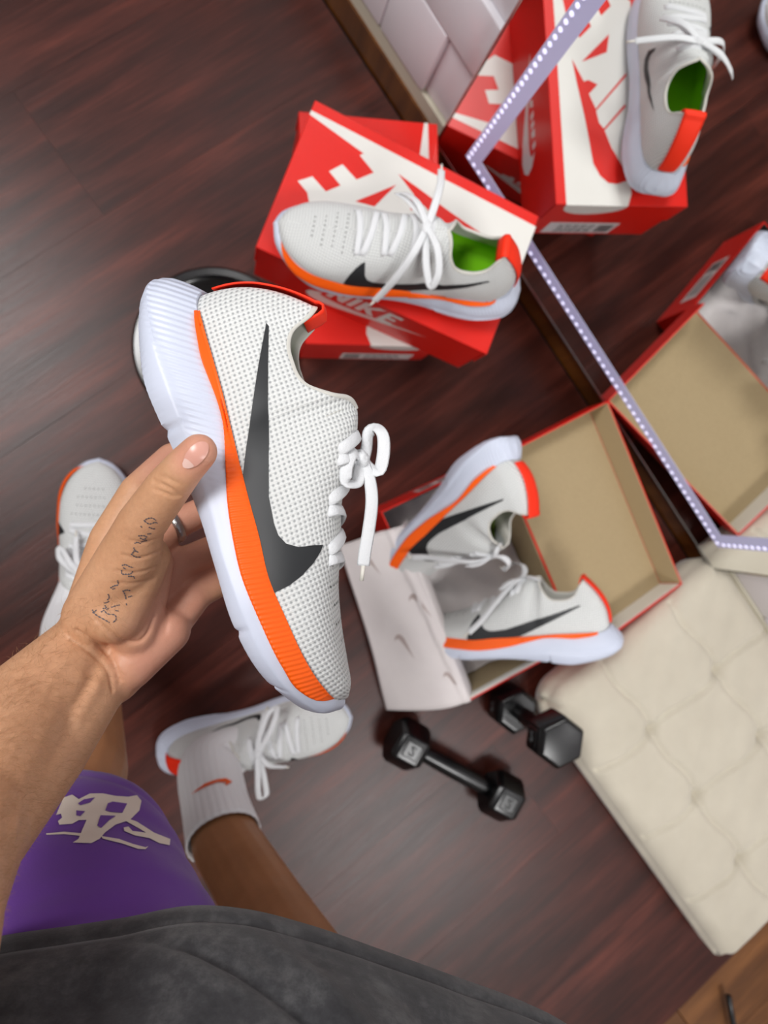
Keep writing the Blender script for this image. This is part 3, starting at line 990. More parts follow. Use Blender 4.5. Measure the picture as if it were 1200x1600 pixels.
    rows_ = [.485, .525, .565, .605, .645, .685]
    for i, p in enumerate(rows_):
        n_ = 22
        sgn = 1 if i % 2 == 0 else -1
        pts, nor = [], []
        for a in np.linspace(-1, 1, n_):
            v_ = 1 - abs(a) * .36
            pp = p + .012 * a * sgn
            side = 1 if a >= 0 else -1
            q = shoe_surface(np.array([pp]), np.array([v_]), side)[0]
            c_ = np.array([q[0], 0, .030]); d_ = (q - c_) / np.linalg.norm(q - c_)
            lift = .0017 if abs(a) < .86 else (.0017 - (abs(a) - .86) * .024)
            pts.append(q + d_ * lift); nor.append(d_)
        lines.append((pts, nor))
    D['lace_rows'] = [fin(ribbon_mesh([l_], .0080, .0018, 'lace_row')) for l_ in lines]
    D['bvh'] = bvh
    return D
Mat_perf = Mat('dark_hole', srgb(84, 86, 84), .9).m
SH = {False: build_shoe_meshes(False, m_lime), True: build_shoe_meshes(True, m_lime)}
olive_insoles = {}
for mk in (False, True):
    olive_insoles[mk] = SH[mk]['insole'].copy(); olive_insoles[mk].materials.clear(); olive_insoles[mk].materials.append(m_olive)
def kp(u, y, w): return np.array([u * K, y, w * K])
KNOT = kp(352, 0, 262)
BOWS = {
 'spread': [('loop', [kp(352, 0, 262), kp(322, .022, 272), kp(300, .046, 240), kp(306, .054, 212), kp(330, .040, 232), kp(352, .004, 258)]),
            ('loop', [kp(352, 0, 262), kp(380, -.018, 268), kp(414, -.036, 238), kp(434, -.040, 212), kp(404, -.026, 244), kp(352, -.004, 258)]),
            ('end', [kp(352, 0, 260), kp(342, -.03, 272), kp(336, -.052, 262), kp(334, -.074, 240)]),
            ('end', [kp(352, 0, 260), kp(372, .028, 246), kp(392, .046, 186), kp(412, .0555, 112), kp(424, .060, 76)])],
 'held': [('loop', [kp(376, 0, 252), kp(362, -.003, 262), kp(342, -.004, 273), kp(339, 0, 286), kp(354, .004, 292), kp(388, .004, 279), kp(405, .002, 264), kp(392, .0, 254), kp(378, 0, 250)]),
          ('loop', [kp(378, 0, 246), kp(366, .014, 240), kp(384, .020, 222), kp(404, .018, 214), kp(410, .010, 226), kp(382, .002, 244)]),
          ('end', [kp(378, 0, 248), kp(404, .004, 248), kp(440, .006, 240), kp(486, .004, 216), kp(512, .003, 200), kp(532, .002, 189)])],
 'packed': [('loop', [kp(345, 0, 262), kp(320, .012, 276), kp(290, .018, 272), kp(284, .010, 262), kp(318, .004, 262), kp(345, 0, 258)]),
            ('loop', [kp(345, 0, 262), kp(370, .015, 262), kp(405, .025, 240), kp(412, .015, 228), kp(380, .004, 250), kp(345, 0, 258)]),
            ('end', [kp(345, 0, 260), kp(338, -.012, 282), kp(352, -.024, 300), kp(384, -.034, 300), kp(410, -.042, 280)]),
            ('end', [kp(345, 0, 260), kp(370, .020, 252), kp(420, .040, 195), kp(470, .050, 130), kp(505, .056, 96)])],
 'flat': [('loop', [kp(356, 0, 262), kp(390, .014, 264), kp(424, .026, 236), kp(432, .034, 216), kp(404, .030, 238), kp(356, .004, 258)]),
          ('loop', [kp(356, 0, 262), kp(380, -.018, 262), kp(410, -.032, 236), kp(420, -.038, 214), kp(392, -.028, 246), kp(356, -.004, 258)]),
          ('end', [kp(356, 0, 260), kp(390, .006, 262), kp(440, .012, 226), kp(470, .014, 204)])],
 'worn': [('loop', [kp(360, 0, 262), kp(400, -.02, 262), kp(440, -.045, 236), kp(450, -.055, 205), kp(420, -.05, 215), kp(385, -.03, 246), kp(360, 0, 258)]),
          ('loop', [kp(360, 0, 262), kp(352, .03, 262), kp(345, .06, 232), kp(352, .078, 190), kp(372, .072, 196), kp(372, .04, 236), kp(362, .004, 258)]),
          ('end', [kp(360, 0, 260), kp(390, .02, 252), kp(430, .034, 205), kp(450, .040, 180)]),
          ('end', [kp(360, 0, 260), kp(372, -.02, 258), kp(400, -.045, 214), kp(410, -.05, 190)])],
}
def make_shoe(label, mirror_y, mw, bow, olive=False, worn=False):
    root = thing('running_shoe', label, 'shoe', 'white running shoes with an orange foam stripe', mw)
    D = SH[mirror_y]
    up = link('upper', D['upper'], root)
    link('lining', D['lining'], up)
    link('insole', olive_insoles[mirror_y] if olive else D['insole'], root)
    link('midsole', D['midsole'], root)
    link('foam_stripe', D['foam_stripe'], root)
    link('side_logo', D['side_logo'], root)
    link('side_logo', D['side_logo_small'], root)
    ht = link('heel_tab', D['heel_tab'], root); link('tab_mark', D['tab_mark'], ht)
    link('perforations', D['perforations'], up, 'stuff')
    for m_ in D['lace_rows']: link('lace_row', m_, root)
    s_ = -1 if mirror_y else 1
    for kind, pts in BOWS[bow]:
        P = catmull(pts, 34)
        P[:, 1] *= s_
        # keep the ribbon above the upper
        nor = []
        axis = np.array([.15, 0, .03])
        for q in P:
            a_ = np.array([q[0], 0, .035]); d_ = q - a_; nor.append(d_ / (np.linalg.norm(d_) + 1e-9))
        if bow == 'held':
            nor = [np.array([-.25, .85 * -1, .35]) for _ in P]
            if kind == 'loop': nor = [np.array([-.35 + .2 * math.sin(i * .2), -.8, .5 + .2 * math.cos(i * .15)]) for i in range(len(P))]
        me = ribbon_mesh([(P, nor)], (.0085 if bow == 'held' else .0084), .0016, 'lace_' + kind)
        lo = link('lace_' + kind, me, root)
        if kind == 'end':
            V, Fc = tube_pts([P[-1], P[-1] + (P[-1] - P[-2]) / np.linalg.norm(P[-1] - P[-2]) * .010], .0014, 8)
            obj('aglet', V, Fc, m_boxwhite, lo)
    kn = np.array(BOWS[bow][0][1][0]); kn[1] *= s_
    bm = bmesh.new(); bmesh.ops.create_icosphere(bm, subdivisions=3, radius=1)
    for v in bm.verts:
        n_ = 1 + .12 * math.sin(v.co.x * 7) * math.cos(v.co.y * 6 + v.co.z * 3)
        v.co = Vector((v.co.x * .0065 * n_, v.co.y * .0085 * n_, v.co.z * .005 * n_)) + Vector(kn) - Vector((0, 0, .002))
    for f in bm.faces: f.smooth = True
    me = bpy.data.meshes.new('lace_knot'); bm.to_mesh(me); bm.free(); me.materials.append(m_lace)
    link('lace_knot', me, root)
    return root
def rot_euler(a, b, c):
    return Matrix.Rotation(c, 3, 'Z') @ Matrix.Rotation(b, 3, 'Y') @ Matrix.Rotation(a, 3, 'X')
def mwx(loc, R3, s): return Matrix.Translation(loc) @ (R3 * s).to_4x4()
MT = mwx((.3837, .2715, 2 * BH + .0088), Matrix.Rotation(2.9527, 3, 'Z') @ Matrix.Rotation(math.radians(7), 3, 'X'), 1.08)
make_shoe('white running shoe with orange stripe standing on the lid of the closed shoe box', False, MT, 'spread')
MB = mwx((.5836, -.2335, .1961), rot_euler(1.4665, .5554, 3.1336), 1.06)
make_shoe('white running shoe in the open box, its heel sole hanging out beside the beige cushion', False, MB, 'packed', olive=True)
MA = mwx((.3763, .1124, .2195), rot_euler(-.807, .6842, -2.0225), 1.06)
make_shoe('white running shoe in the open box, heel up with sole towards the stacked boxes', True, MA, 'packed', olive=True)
MR = mwx((-.1017, -.3808, .003), Matrix.Rotation(.1328, 3, 'Z'), 1.0)
make_shoe('white running shoe worn with a white sock on the foot pointing right', True, MR, 'worn')
ML = mwx((-.1945, -.2547, .003), Matrix.Rotation(1.5114, 3, 'Z'), 1.05)
make_shoe('white running shoe worn on the foot behind the tattooed hand', False, ML, 'flat')
HX = Vector((.3579, -.9291, .0935)).normalized(); HZ = Vector((.9075, .3696, .1997)).normalized(); HY = HZ.cross(HX)
HZ = HX.cross(HY)
MH = mwx((-.0641, .1421, .6335), Matrix((HX, HY, HZ)).transposed(), 1.04)
make_shoe('large white knit running shoe held up by the sole in the tattooed hand', True, MH, 'held')

# ------------------------------------------------------------------ dumbbells
def dumbbell(label, pa, pb, r, roll):
    """hex heads centred near pa and pb (outer faces), handle between"""
    pa, pb = Vector(pa), Vector(pb)
    ax = (pb - pa); Lg = ax.length; ax.normalize()
    q = ax.to_track_quat('X', 'Z').to_matrix().to_4x4()
    mw = Matrix.Translation((pa + pb) / 2) @ q @ Matrix.Rotation(roll, 4, 'X')
    root = thing('dumbbell', label, 'dumbbell', 'black hex dumbbells on the floor', mw)
    hl = .056
    for s in (-1, 1):
        prof = [(.55, -.5), (.84, -.5), (1.0, -.33), (1.0, .36), (.86, .5)]
        V = []
        for rr, xx in prof:
            for k in range(6):
                a = math.pi / 6 + k * math.pi / 3
                V.append((s * (Lg / 2 - hl / 2) + xx * hl * s, rr * r * math.cos(a), rr * r * math.sin(a)))
        Fc = grid_faces(len(prof), 6, True, flip=s > 0)
        Fc.append(list(range(6)) if s > 0 else list(range(6))[::-1]); Fc.append(([len(prof) * 6 - 6 + k for k in range(6)])[:: -1 if s > 0 else 1])
        bm = bmesh.new()
        bv = [bm.verts.new(v) for v in V]
        for f in Fc: bm.faces.new([bv[i] for i in f])
        bmesh.ops.recalc_face_normals(bm, faces=bm.faces[:])
        bmesh.ops.bevel(bm, geom=bm.edges[:], offset=.0032, segments=3, affect='EDGES', profile=.6)
        for f in bm.faces: f.smooth = True
        me = bpy.data.meshes.new('weight_head'); bm.to_mesh(me); bm.free(); me.materials.append(m_vinyl)
        hd = link('weight_head', me, root)
        # raised panel with a raised 2 on the flat that faces up
        for k in range(6):
            a = k * math.pi / 3 + math.pi / 3 * 0
            nrm = np.array([0, math.cos(a), math.sin(a)]); tg = np.array([0, -math.sin(a), math.cos(a)])
            c_ = np.array([s * (Lg / 2 - hl / 2), 0, 0]) + nrm * r * .866
            if k != UPFLAT[0]: continue
            fr = []
            for (w0, w1) in ((.014, .012),):
                V = []
                for (x_, y_) in ((-w0, -w0), (w0, -w0), (w0, w0), (-w0, w0)): V.append(c_ + np.array([x_, 0, 0]) + tg * y_ * .95 + nrm * .0004)
                for (x_, y_) in ((-w1, -w1), (w1, -w1), (w1, w1), (-w1, w1)): V.append(c_ + np.array([x_, 0, 0]) + tg * y_ * .95 + nrm * .0012)
                obj('number_panel', V, [[4, 5, 6, 7], [0, 1, 5, 4], [1, 2, 6, 5], [2, 3, 7, 6], [3, 0, 4, 7]], m_vinyl, hd, smooth=False)
            two = catmull([(-.5, .45), (-.2, .85), (.3, .8), (.45, .4), (.1, -.1), (-.5, -.75), (.0, -.72), (.55, -.72)], 22)
            P = [c_ + np.array([x_ * .0075, 0, 0]) + tg * y_ * .0085 + nrm * .0014 for x_, y_ in two]
            V, Fc = tube_pts(P, .0013, 6)
            obj('raised_number', V, Fc, m_vinyl2, hd)
    hx = np.linspace(-1, 1, 17)
    rr = [.0125 + .0022 * (1 - x_ * x_) for x_ in hx]
    V, Fc = tube_pts([((Lg / 2 - hl + .004) * x_, 0, 0) for x_ in hx], rr, 20)
    obj('handle', V, Fc, m_vinyl, root)
    return root
UPFLAT = [1]
# axis roll so that flats rest on the floor
RD = .040
def floor_pt(px, py, z): return at(px, py, z)
d1a, d1b = floor_pt(613, 1150, RD * .866), floor_pt(803, 1254, RD * .866)
dumbbell('black hex dumbbell lying flat on open floor between cushion and worn shoe', d1a, d1b, RD, math.pi / 6 + math.radians(0))
d2a = floor_pt(800, 1106, .028); d2a[2] = .0006; d2b = d2a + np.array([0, 0, .212])
dumbbell('black hex dumbbell standing on end between the open box and the beige cushion', d2a, d2b, RD, math.radians(22))

# ------------------------------------------------------------------ tufted cushion
CZ = .088
e0 = at(833, 1080, CZ); e1 = at(1155, 1503, CZ); e2 = at(1158, 905, CZ)
n0, n1_ = float(e0[:2] @ N[:2]), float(e2[:2] @ N[:2])
lipc = OM @ Vector((OW / 2 + OW * math.cos(PHI) + .008, -OL / 2 - .0045, 0)); bodc = OM @ Vector((OW / 2, -OL / 2 - .0045, 0))
t0 = max(float(np.array(lipc)[:2] @ T[:2]), float(np.array(bodc)[:2] @ T[:2])) + .002
t1_ = float(e1[:2] @ T[:2])
CW, CL = n1_ - n0, t1_ - t0
cush = thing('floor_cushion', 'low beige suede tufted cushion on the floor beside the open box', 'cushion', None,
             Matrix.Translation(nt(n0, t0, .0)) @ Matrix(((N[0], T[0], 0, 0), (N[1], T[1], 0, 0), (0, 0, 1, 0), (0, 0, 0, 1))))
buttons = []
for p in ((1015, 1135), (1079, 1240), (1150, 1340), (1118, 1040), (1173, 1145)):
    q = at(*p, CZ - .01); buttons.append((float(q[:2] @ N[:2]) - n0, float(q[:2] @ T[:2]) - t0))
bx = [np.mean([buttons[0][0], buttons[1][0], buttons[2][0]]), np.mean([buttons[3][0], buttons[4][0]])]
st = np.mean([buttons[1][1] - buttons[0][1], buttons[2][1] - buttons[1][1]])
by = [buttons[0][1] + st * k for k in range(-1, 5)]
by = [y for y in by if .04 < y < CL - .03]
nx_, ny_ = 110, 170
V = []
for i in range(nx_):
    for j in range(ny_):
        fx, fy = i / (nx_ - 1), j / (ny_ - 1)
        ax_ = .5 - .5 * math.cos(math.pi * fx); ay_ = .5 - .5 * math.cos(math.pi * fy)
        x = CW * (.35 * ax_ + .65 * fx); y = CL * (.35 * ay_ + .65 * fy)
        dx, dy = min(x, CW - x), min(y, CL - y)
        rr = .030
        z = CZ
        if dx < rr: z -= rr - math.sqrt(max(0, rr * rr - (rr - dx) ** 2))
        if dy < rr: z -= rr - math.sqrt(max(0, rr * rr - (rr - dy) ** 2))
        z += .012 * math.sin(math.pi * fx) * math.sin(math.pi * fy)
        for a in bx:
            for b in by:
                d = math.hypot(x - a, y - b)
                z -= .013 * math.exp(-(d / .012) ** 2) + .005 * math.exp(-(d / .045) ** 2)
        # pulled seams between the buttons
        m1 = min(abs(x - a + .006 * math.sin((y - by[0]) / st * math.pi * 2)) for a in bx)
        m2 = min(abs(y - b + .010 * math.sin((x - bx[0]) / (bx[1] - bx[0]) * math.pi * 2) * .6) for b in by)
        z -= .0075 * math.exp(-(m1 / .0038) ** 2) * (1 if .01 < y < CL - .01 else 0)
        z -= .0075 * math.exp(-(m2 / .0038) ** 2) * (1 if .01 < x < CW - .01 else 0)
        z += .0015 * math.sin(x * 90 + y * 40) * math.sin(y * 70)
        # rounded corners in plan
        cr = .022 if y > CL * .6 else .05
        X, Y = x, y
        cx, cy = min(max(x, cr), CW - cr), min(max(y, cr), CL - cr)
        ex_, ey_ = x - cx, y - cy
        if ex_ and ey_:
            m_ = max(abs(ex_), abs(ey_)); d = math.hypot(ex_, ey_)
            X, Y = cx + ex_ * m_ / d, cy + ey_ * m_ / d
        V.append((X, Y, max(z, .02)))
Fc = grid_faces(nx_, ny_, flip=False)
b_idx = [i * ny_ for i in range(nx_)] + [(nx_ - 1) * ny_ + j for j in range(1, ny_)] + [i * ny_ + ny_ - 1 for i in range(nx_ - 2, -1, -1)] + [j for j in range(ny_ - 2, 0, -1)]
o_ = len(V)
for k, zz, ins in ((0, .055, -.004), (1, .018, .0), (2, .0025, .008)):
    for i in b_idx:
        x, y, z = V[i]
        cx, cy = CW / 2, CL / 2
        V.append((x + (ins if x < cx else -ins) * 1.0, y + (ins if y < cy else -ins), zz))
nb = len(b_idx)
for k in range(nb): Fc.append([b_idx[k], b_idx[(k + 1) % nb], o_ + (k + 1) % nb, o_ + k])
for lv in range(2):
    for k in range(nb): Fc.append([o_ + lv * nb + k, o_ + lv * nb + (k + 1) % nb, o_ + (lv + 1) * nb + (k + 1) % nb, o_ + (lv + 1) * nb + k])
Fc.append([o_ + 2 * nb + k for k in range(nb)])
pad = obj('pad', V, Fc, m_suede, cush)
bm = bmesh.new(); bm.from_mesh(pad.data); bmesh.ops.recalc_face_normals(bm, faces=bm.faces[:]); bm.to_mesh(pad.data); bm.free()
# ------------------------------------------------------------------ black disc and rod
V, Fc = lathe([(.02, 0), (.122, 0), (.126, .004), (.126, .014), (.122, .019), (.112, .020), (.106, .015), (.060, .013), (.052, .018), (.020, .018), (.016, .012)], 64)
d = obj('round_base', V, Fc, m_disc, None, sharp=40)
d.location = (-.006, .236, .0003)
tag(d, 'round black glossy disc on the floor, mostly hidden behind the held shoe heel', 'disc')
r0, r1 = at(1138, 1556, .02), at(1148, 1612, .02)
V, Fc = tube_pts([r0 + (r0 - r1) * .02, r0, r0 * .5 + r1 * .5, r1, r1 + (r1 - r0) * 1.2], [.0035, .0052, .0052, .0052, .0052], 14)
o = obj('metal_rod', V, Fc, m_metal, None)
tag(o, 'thin black rod with rounded tip over the golden brown boards', 'rod')

# ------------------------------------------------------------------ person
parts_V, parts_F = [], []
def add_mesh(V, Fc):
    o_ = len(parts_V)
    parts_V.extend([tuple(map(float, v)) for v in V]); parts_F.extend([[i + o_ for i in f] for f in Fc])
def capsule(p0, r0, p1, r1, n=20):
    p0, p1 = np.array(p0, float), np.array(p1, float)
    ax = p1 - p0; L_ = np.linalg.norm(ax); ax /= L_
    P, R_ = [], []
    for a in np.linspace(-90, 0, 7)[:-1]:
        P.append(p0 + ax * r0 * math.sin(math.radians(a))); R_.append(max(r0 * math.cos(math.radians(a)), r0 * .04))
    for s in np.linspace(0, 1, max(3, int(L_ / .02))):
        P.append(p0 + (p1 - p0) * s); R_.append(r0 + (r1 - r0) * s)
    for a in np.linspace(0, 90, 7)[1:]:
        P.append(p1 + ax * r1 * math.sin(math.radians(a))); R_.append(max(r1 * math.cos(math.radians(a)), r1 * .04))
    V, Fc = [], []
    a = np.array([0, 0, 1.0]) if abs(ax[2]) < .9 else np.array([1.0, 0, 0])
    s = np.cross(a, ax); s /= np.linalg.norm(s); u = np.cross(ax, s)
    for q, r in zip(P, R_):
        for k in range(n):
            th = 2 * math.pi * k / n
            V.append(q + r * (math.cos(th) * s + math.sin(th) * u))
    Fc = grid_faces(len(P), n, True)
    Fc.append(list(range(n))[::-1]); Fc.append([(len(P) - 1) * n + k for k in range(n)])
    add_mesh(V, Fc)
def chain(pts):
    for (p0, r0), (p1, r1) in zip(pts[:-1], pts[1:]): capsule(p0, r0, p1, r1)
W_ = atd(148, 1022, .505)
# forearm and upper arm: two bones side by side give the flattened wrist
chain([(atd(133, 1002, .505), .0225), (atd(30, 1120, .46), .034), (atd(-70, 1280, .40), .041), (atd(-170, 1440, .325), .044)])
chain([(atd(163, 1048, .505), .0215), (atd(66, 1168, .465), .030), (atd(-85, 1316, .39), .040), (atd(-170, 1450, .32), .044)])
SHL = (-.125, -.44, 1.165)
chain([(atd(-170, 1445, .322), .046), (SHL, .056)])
# palm
CMC = atd(146, 962, .492)
chain([(atd(135, 990, .505), .020), (atd(176, 846, .510), .0165), (atd(216, 768, .518), .0132)])          # index metacarpal
chain([(atd(148, 1010, .508), .019), (atd(215, 880, .520), .016), (atd(262, 826, .528), .0125)])          # middle
chain([(atd(160, 1035, .508), .019), (atd(235, 935, .525), .016), (atd(284, 880, .532), .0128)])           # ring
chain([(atd(176, 1058, .506), .0195), (atd(240, 1000, .520), .0175), (atd(302, 934, .530), .0125)])       # little
capsule(atd(200, 1040, .505), .018, atd(262, 985, .515), .0165)                                           # hypothenar
# thumb and its ball
chain([(CMC, .021), (atd(205, 862, .468), .0195), (atd(219, 822, .455), .0155), (atd(262, 762, .432), .0136), (atd(290, 728, .420), .0118), (atd(311, 706, .415), .0108)])
capsule(atd(180, 955, .485), .022, atd(228, 872, .482), .0165)
capsule(atd(210, 985, .50), .018, atd(240, 880, .50), .014)
# fingers, curling behind the sole
chain([(atd(216, 768, .518), .0130), (atd(268, 716, .538), .0115), (atd(350, 690, .549), .0095), (atd(400, 690, .545), .0082)])
chain([(atd(262, 826, .528), .0118), (atd(330, 792, .546), .0108), (atd(402, 765, .551), .0095), (atd(450, 765, .547), .0082)])
chain([(atd(284, 880, .532), .0122), (atd(350, 852, .550), .0112), (atd(415, 835, .553), .0092), (atd(460, 835, .548), .008)])
chain([(atd(302, 931, .530), .0115), (atd(360, 902, .548), .0104), (atd(412, 886, .552), .009), (atd(447, 882, .549), .008)])
n_hand = len(parts_V)
# right leg (foot pointing right)
RA, RM, RK, RH = (-.020, -.386, .10), (.004, -.440, .21), (.100, -.490, .50), (.130, -.500, .88)
chain([((-.030, -.378, .055), .034), (RA, .036), (RM, .0435), ((.050, -.464, .335), .044), (RK, .054), (RH, .080)])
chain([((-.035, -.378, .050), .032), ((.10, -.352, .040), .030)])
# left leg
LA, LK, LH = (-.196, -.170, .10), (-.146, -.297, .50), (-.03, -.475, .88)
chain([((-.192, -.175, .05), .034), (LA, .036), ((-.166, -.215, .27), .048), ((-.138, -.266, .41), .047), (LK, .050), (LH, .070)])
chain([((-.192, -.16, .050), .032), ((-.189, -.085, .042), .022)])
# trunk
chain([((.06, -.50, .90), .115), ((.06, -.52, 1.05), .115), ((.05, -.50, 1.12), .11), ((.05, -.48, 1.24), .05), ((.05, -.46, 1.33), .055)])
chain([((-.10, -.46, 1.165), .05), ((.05, -.48, 1.165), .06), ((.19, -.46, 1.165), .05)])
n_all = len(parts_V)
src = mesh('person_src', parts_V, parts_F, m_skin)
tmp = bpy.data.objects.new('person_src', src); COL.objects.link(tmp)
rm = tmp.modifiers.new('r', 'REMESH'); rm.mode = 'VOXEL'; rm.voxel_size = .0015; rm.use_smooth_shade = True
sm = tmp.modifiers.new('s', 'SMOOTH'); sm.factor = .5; sm.iterations = 16
dg = bpy.context.evaluated_depsgraph_get()
body_me = bpy.data.meshes.new_from_object(tmp.evaluated_get(dg))
bpy.data.objects.remove(tmp)
body_me.name = 'person'
person = link('person', body_me)
tag(person, 'person in purple shorts and washed black tee holding up a shoe, tattooed hand', 'person')
nvt = len(body_me.vertices)
co = np.empty(nvt * 3, np.float32); body_me.vertices.foreach_get('co', co); co = co.reshape(-1, 3).astype(float)
def segd(a, b):
    a, b = np.array(a), np.array(b); d_ = b - a
    s = np.clip(((co - a) @ d_) / (d_ @ d_), 0, 1)
    return np.linalg.norm(co - (a + s[:, None] * d_), axis=1)
tone = np.zeros(nvt)
palm_d = np.min([segd(atd(215, 960, .50), atd(285, 930, .51)), segd(atd(250, 900, .51), atd(330, 870, .53)), segd(atd(262, 735, .53), atd(420, 720, .545)),
                 segd(atd(270, 810, .53), atd(330, 790, .54)), segd(atd(240, 1030, .505), atd(300, 960, .51))], axis=0)
tone = np.clip((.036 - palm_d) / .022, 0, 1) * .8
tipd = segd(atd(300, 712, .405), atd(318, 700, .405)); tone = np.maximum(tone, np.clip((.020 - tipd) / .012, 0, 1) * .8)
tone = np.where(co[:, 2] < .56, -1.0, tone)
# creases pressed into the skin
nrm = np.empty(nvt * 3, np.float32); body_me.vertices.foreach_get('normal', nrm); nrm = nrm.reshape(-1, 3)
def body_bvh():
    return BVHTree.FromPolygons([tuple(v) for v in co], [list(p.vertices) for p in body_me.polygons])
bvB = body_bvh()
def hit(bv, px, py):
    h = bv.ray_cast(Vector(CAM), Vector(ray(px, py)))
    if h[0] is None: return None
    n_ = h[1] if h[1].dot(Vector(ray(px, py))) < 0 else -h[1]
    return np.array(h[0]), np.array(n_)
CREASES = [([(240, 752), (255, 758), (268, 765), (280, 776)], .0009), ([(240, 764), (256, 770), (272, 776)], .0007), ([(246, 744), (262, 748), (276, 755)], .0006),
           ([(150, 968), (165, 982), (190, 1000), (215, 1003), (230, 990), (240, 965)], .0012), ([(120, 985), (150, 1005), (175, 1030), (188, 1065)], .0013),
           ([(112, 1000), (142, 1020), (168, 1050), (176, 1080)], .0010), ([(205, 845), (222, 848), (245, 842)], .0005), ([(192, 868), (215, 872), (250, 862)], .0006),
           ([(182, 892), (212, 895), (245, 886)], .0006), ([(176, 912), (205, 912), (240, 905)], .0005), ([(255, 940), (262, 965), (258, 990)], .0006)]
disp = np.zeros(nvt)
for pts, dep in CREASES:
    H = [hit(bvB, *p) for p in catmull(pts, 30)]
    H = [h[0] for h in H if h is not None]
    H = [q for a_, b_ in zip(H[:-1], H[1:]) for q in (a_, a_ * .67 + b_ * .33, a_ * .33 + b_ * .67)]
    if len(H) < 4: continue
    d_ = np.full(nvt, 9.0)
    ctr = np.mean(H, axis=0)
    near = np.where(np.linalg.norm(co - ctr, axis=1) < .08)[0]
    for q in H: d_[near] = np.minimum(d_[near], np.linalg.norm(co[near] - q, axis=1))
    disp = np.maximum(disp, 1.2 * dep * np.exp(-(d_ / .0013) ** 2))
co2 = co - nrm * disp[:, None]
# tendons / veins on the forearm
for a, b in (((150, 1075), (20, 1300)), ((125, 1060), (-10, 1240)), ((165, 1040), (120, 1120))):
    P0, P1 = hit(bvB, *a), hit(bvB, *b) if b[0] > 0 else None
    if P0 is None: continue
    e_ = P1[0] if P1 is not None else atd(b[0], b[1], .43)
    co2 += nrm * (.0014 * np.exp(-(segd(P0[0], e_) / .005) ** 2))[:, None]
body_me.vertices.foreach_set('co', co2.astype(np.float32).ravel())
att = body_me.attributes.new('tone', 'FLOAT', 'POINT'); att.data.foreach_set('value', tone.astype(np.float32))
body_me.update()
co = co2
bvB = body_bvh()
def skin_decal(name, outline, bv, mat, parent, off=.0005, step=None):
    V2_, F2_ = fill(outline, step)
    pts = [hit(bv, *p) for p in V2_]
    if any(p is None for p in pts) or not F2_:
        keep = [i for i, p in enumerate(pts) if p is not None]
        F2_ = [f for f in F2_ if all(pts[i] is not None for i in f)]
        pts = [p if p is not None else (np.zeros(3), np.zeros(3)) for p in pts]
        used = sorted({i for f in F2_ for i in f}); mp = {a: b for b, a in enumerate(used)}
        F2_ = [[mp[i] for i in f] for f in F2_]; pts = [pts[i] for i in used]
        if not F2_: return None
    me = mesh(name, [p + n_ * off for p, n_ in pts], F2_, mat)
    if me.polygons[0].normal.dot(me.polygons[0].center - Vector(CAM)) > 0: me.flip_normals()
    return link(name, me, parent)
nail = [(286, 724), (291, 710), (299, 699), (309, 692), (319, 691), (325, 697), (324, 707), (316, 719), (305, 728), (294, 731), (287, 729)]
skin_decal('thumbnail', smooth_outline(nail, 40), bvB, m_nail, person, .0007, 4)
skin_decal('thumbnail', smooth_outline([(286, 724), (290, 716), (297, 720), (303, 727), (294, 731), (287, 729)], 20), bvB, m_nail_tip, person, .0009, 4)
# tattoo strokes: handwritten words running up the thumb side, read from wrist to thumb
def stroke(pts, w):
    P = catmull(pts, max(6, len(pts) * 5))
    d_ = np.gradient(P, axis=0); n_ = np.stack([-d_[:, 1], d_[:, 0]], 1); n_ /= np.linalg.norm(n_, axis=1)[:, None] + 1e-9
    V, Fc = [], []
    for i in range(len(P)):
        f = w * (.6 + .4 * math.sin(i * 1.7))
        for s in (-1, 1):
            h = hit(bvB, *(P[i] + n_[i] * s * f))
            if h is None: return
            V.append(h[0] + h[1] * .0004)
    Fc = grid_faces(len(P), 2)
    return V, Fc
tz = lambda x, y: (130 + x / 8, 790 + y / 8)
TAT = [[(760, 190), (800, 160), (860, 150), (910, 180)], [(770, 190), (830, 225), (900, 205), (930, 215)], [(720, 250), (735, 270)], [(820, 265), (880, 285), (900, 280)],
       [(690, 375), (740, 370), (790, 385), (760, 420), (710, 400)], [(800, 350), (850, 345)], [(640, 470), (680, 455), (720, 475)], [(630, 520), (650, 560), (690, 580)], [(600, 610), (640, 560)],
       [(600, 600), (650, 635), (720, 640)], [(720, 450), (760, 440), (800, 430)],
       [(485, 745), (530, 735), (580, 760), (625, 770)], [(480, 800), (485, 850), (530, 855), (590, 850), (620, 815)], [(500, 770), (530, 790)], [(560, 880), (630, 885), (640, 910)],
       [(340, 1025), (390, 1000), (440, 990)], [(430, 930), (440, 980)], [(365, 1040), (400, 1030)], [(500, 1060), (520, 1110), (535, 1170)], [(490, 1065), (540, 1050), (590, 1060)], [(560, 1140), (610, 1125)], [(535, 1220), (545, 1245)],
       [(310, 1100), (325, 1140), (300, 1180)], [(265, 1215), (300, 1205), (325, 1190)], [(245, 1285), (290, 1275), (270, 1240)], [(225, 1330), (260, 1310), (300, 1350), (400, 1370), (410, 1420), (370, 1460)],
       [(115, 1300), (140, 1330), (170, 1300)], [(120, 1330), (180, 1375), (260, 1420), (330, 1460)], [(350, 1270), (430, 1245), (460, 1240)], [(400, 1310), (440, 1315)], [(290, 1300), (320, 1280)]]
V, Fc = [], []
for s in TAT:
    r = stroke([tz(*p) for p in s], 1.25)
    if r is None: continue
    o_ = len(V); V += r[0]; Fc += [[i + o_ for i in f] for f in r[1]]
if V: obj('tattoo', V, Fc, m_ink, person, smooth=False)

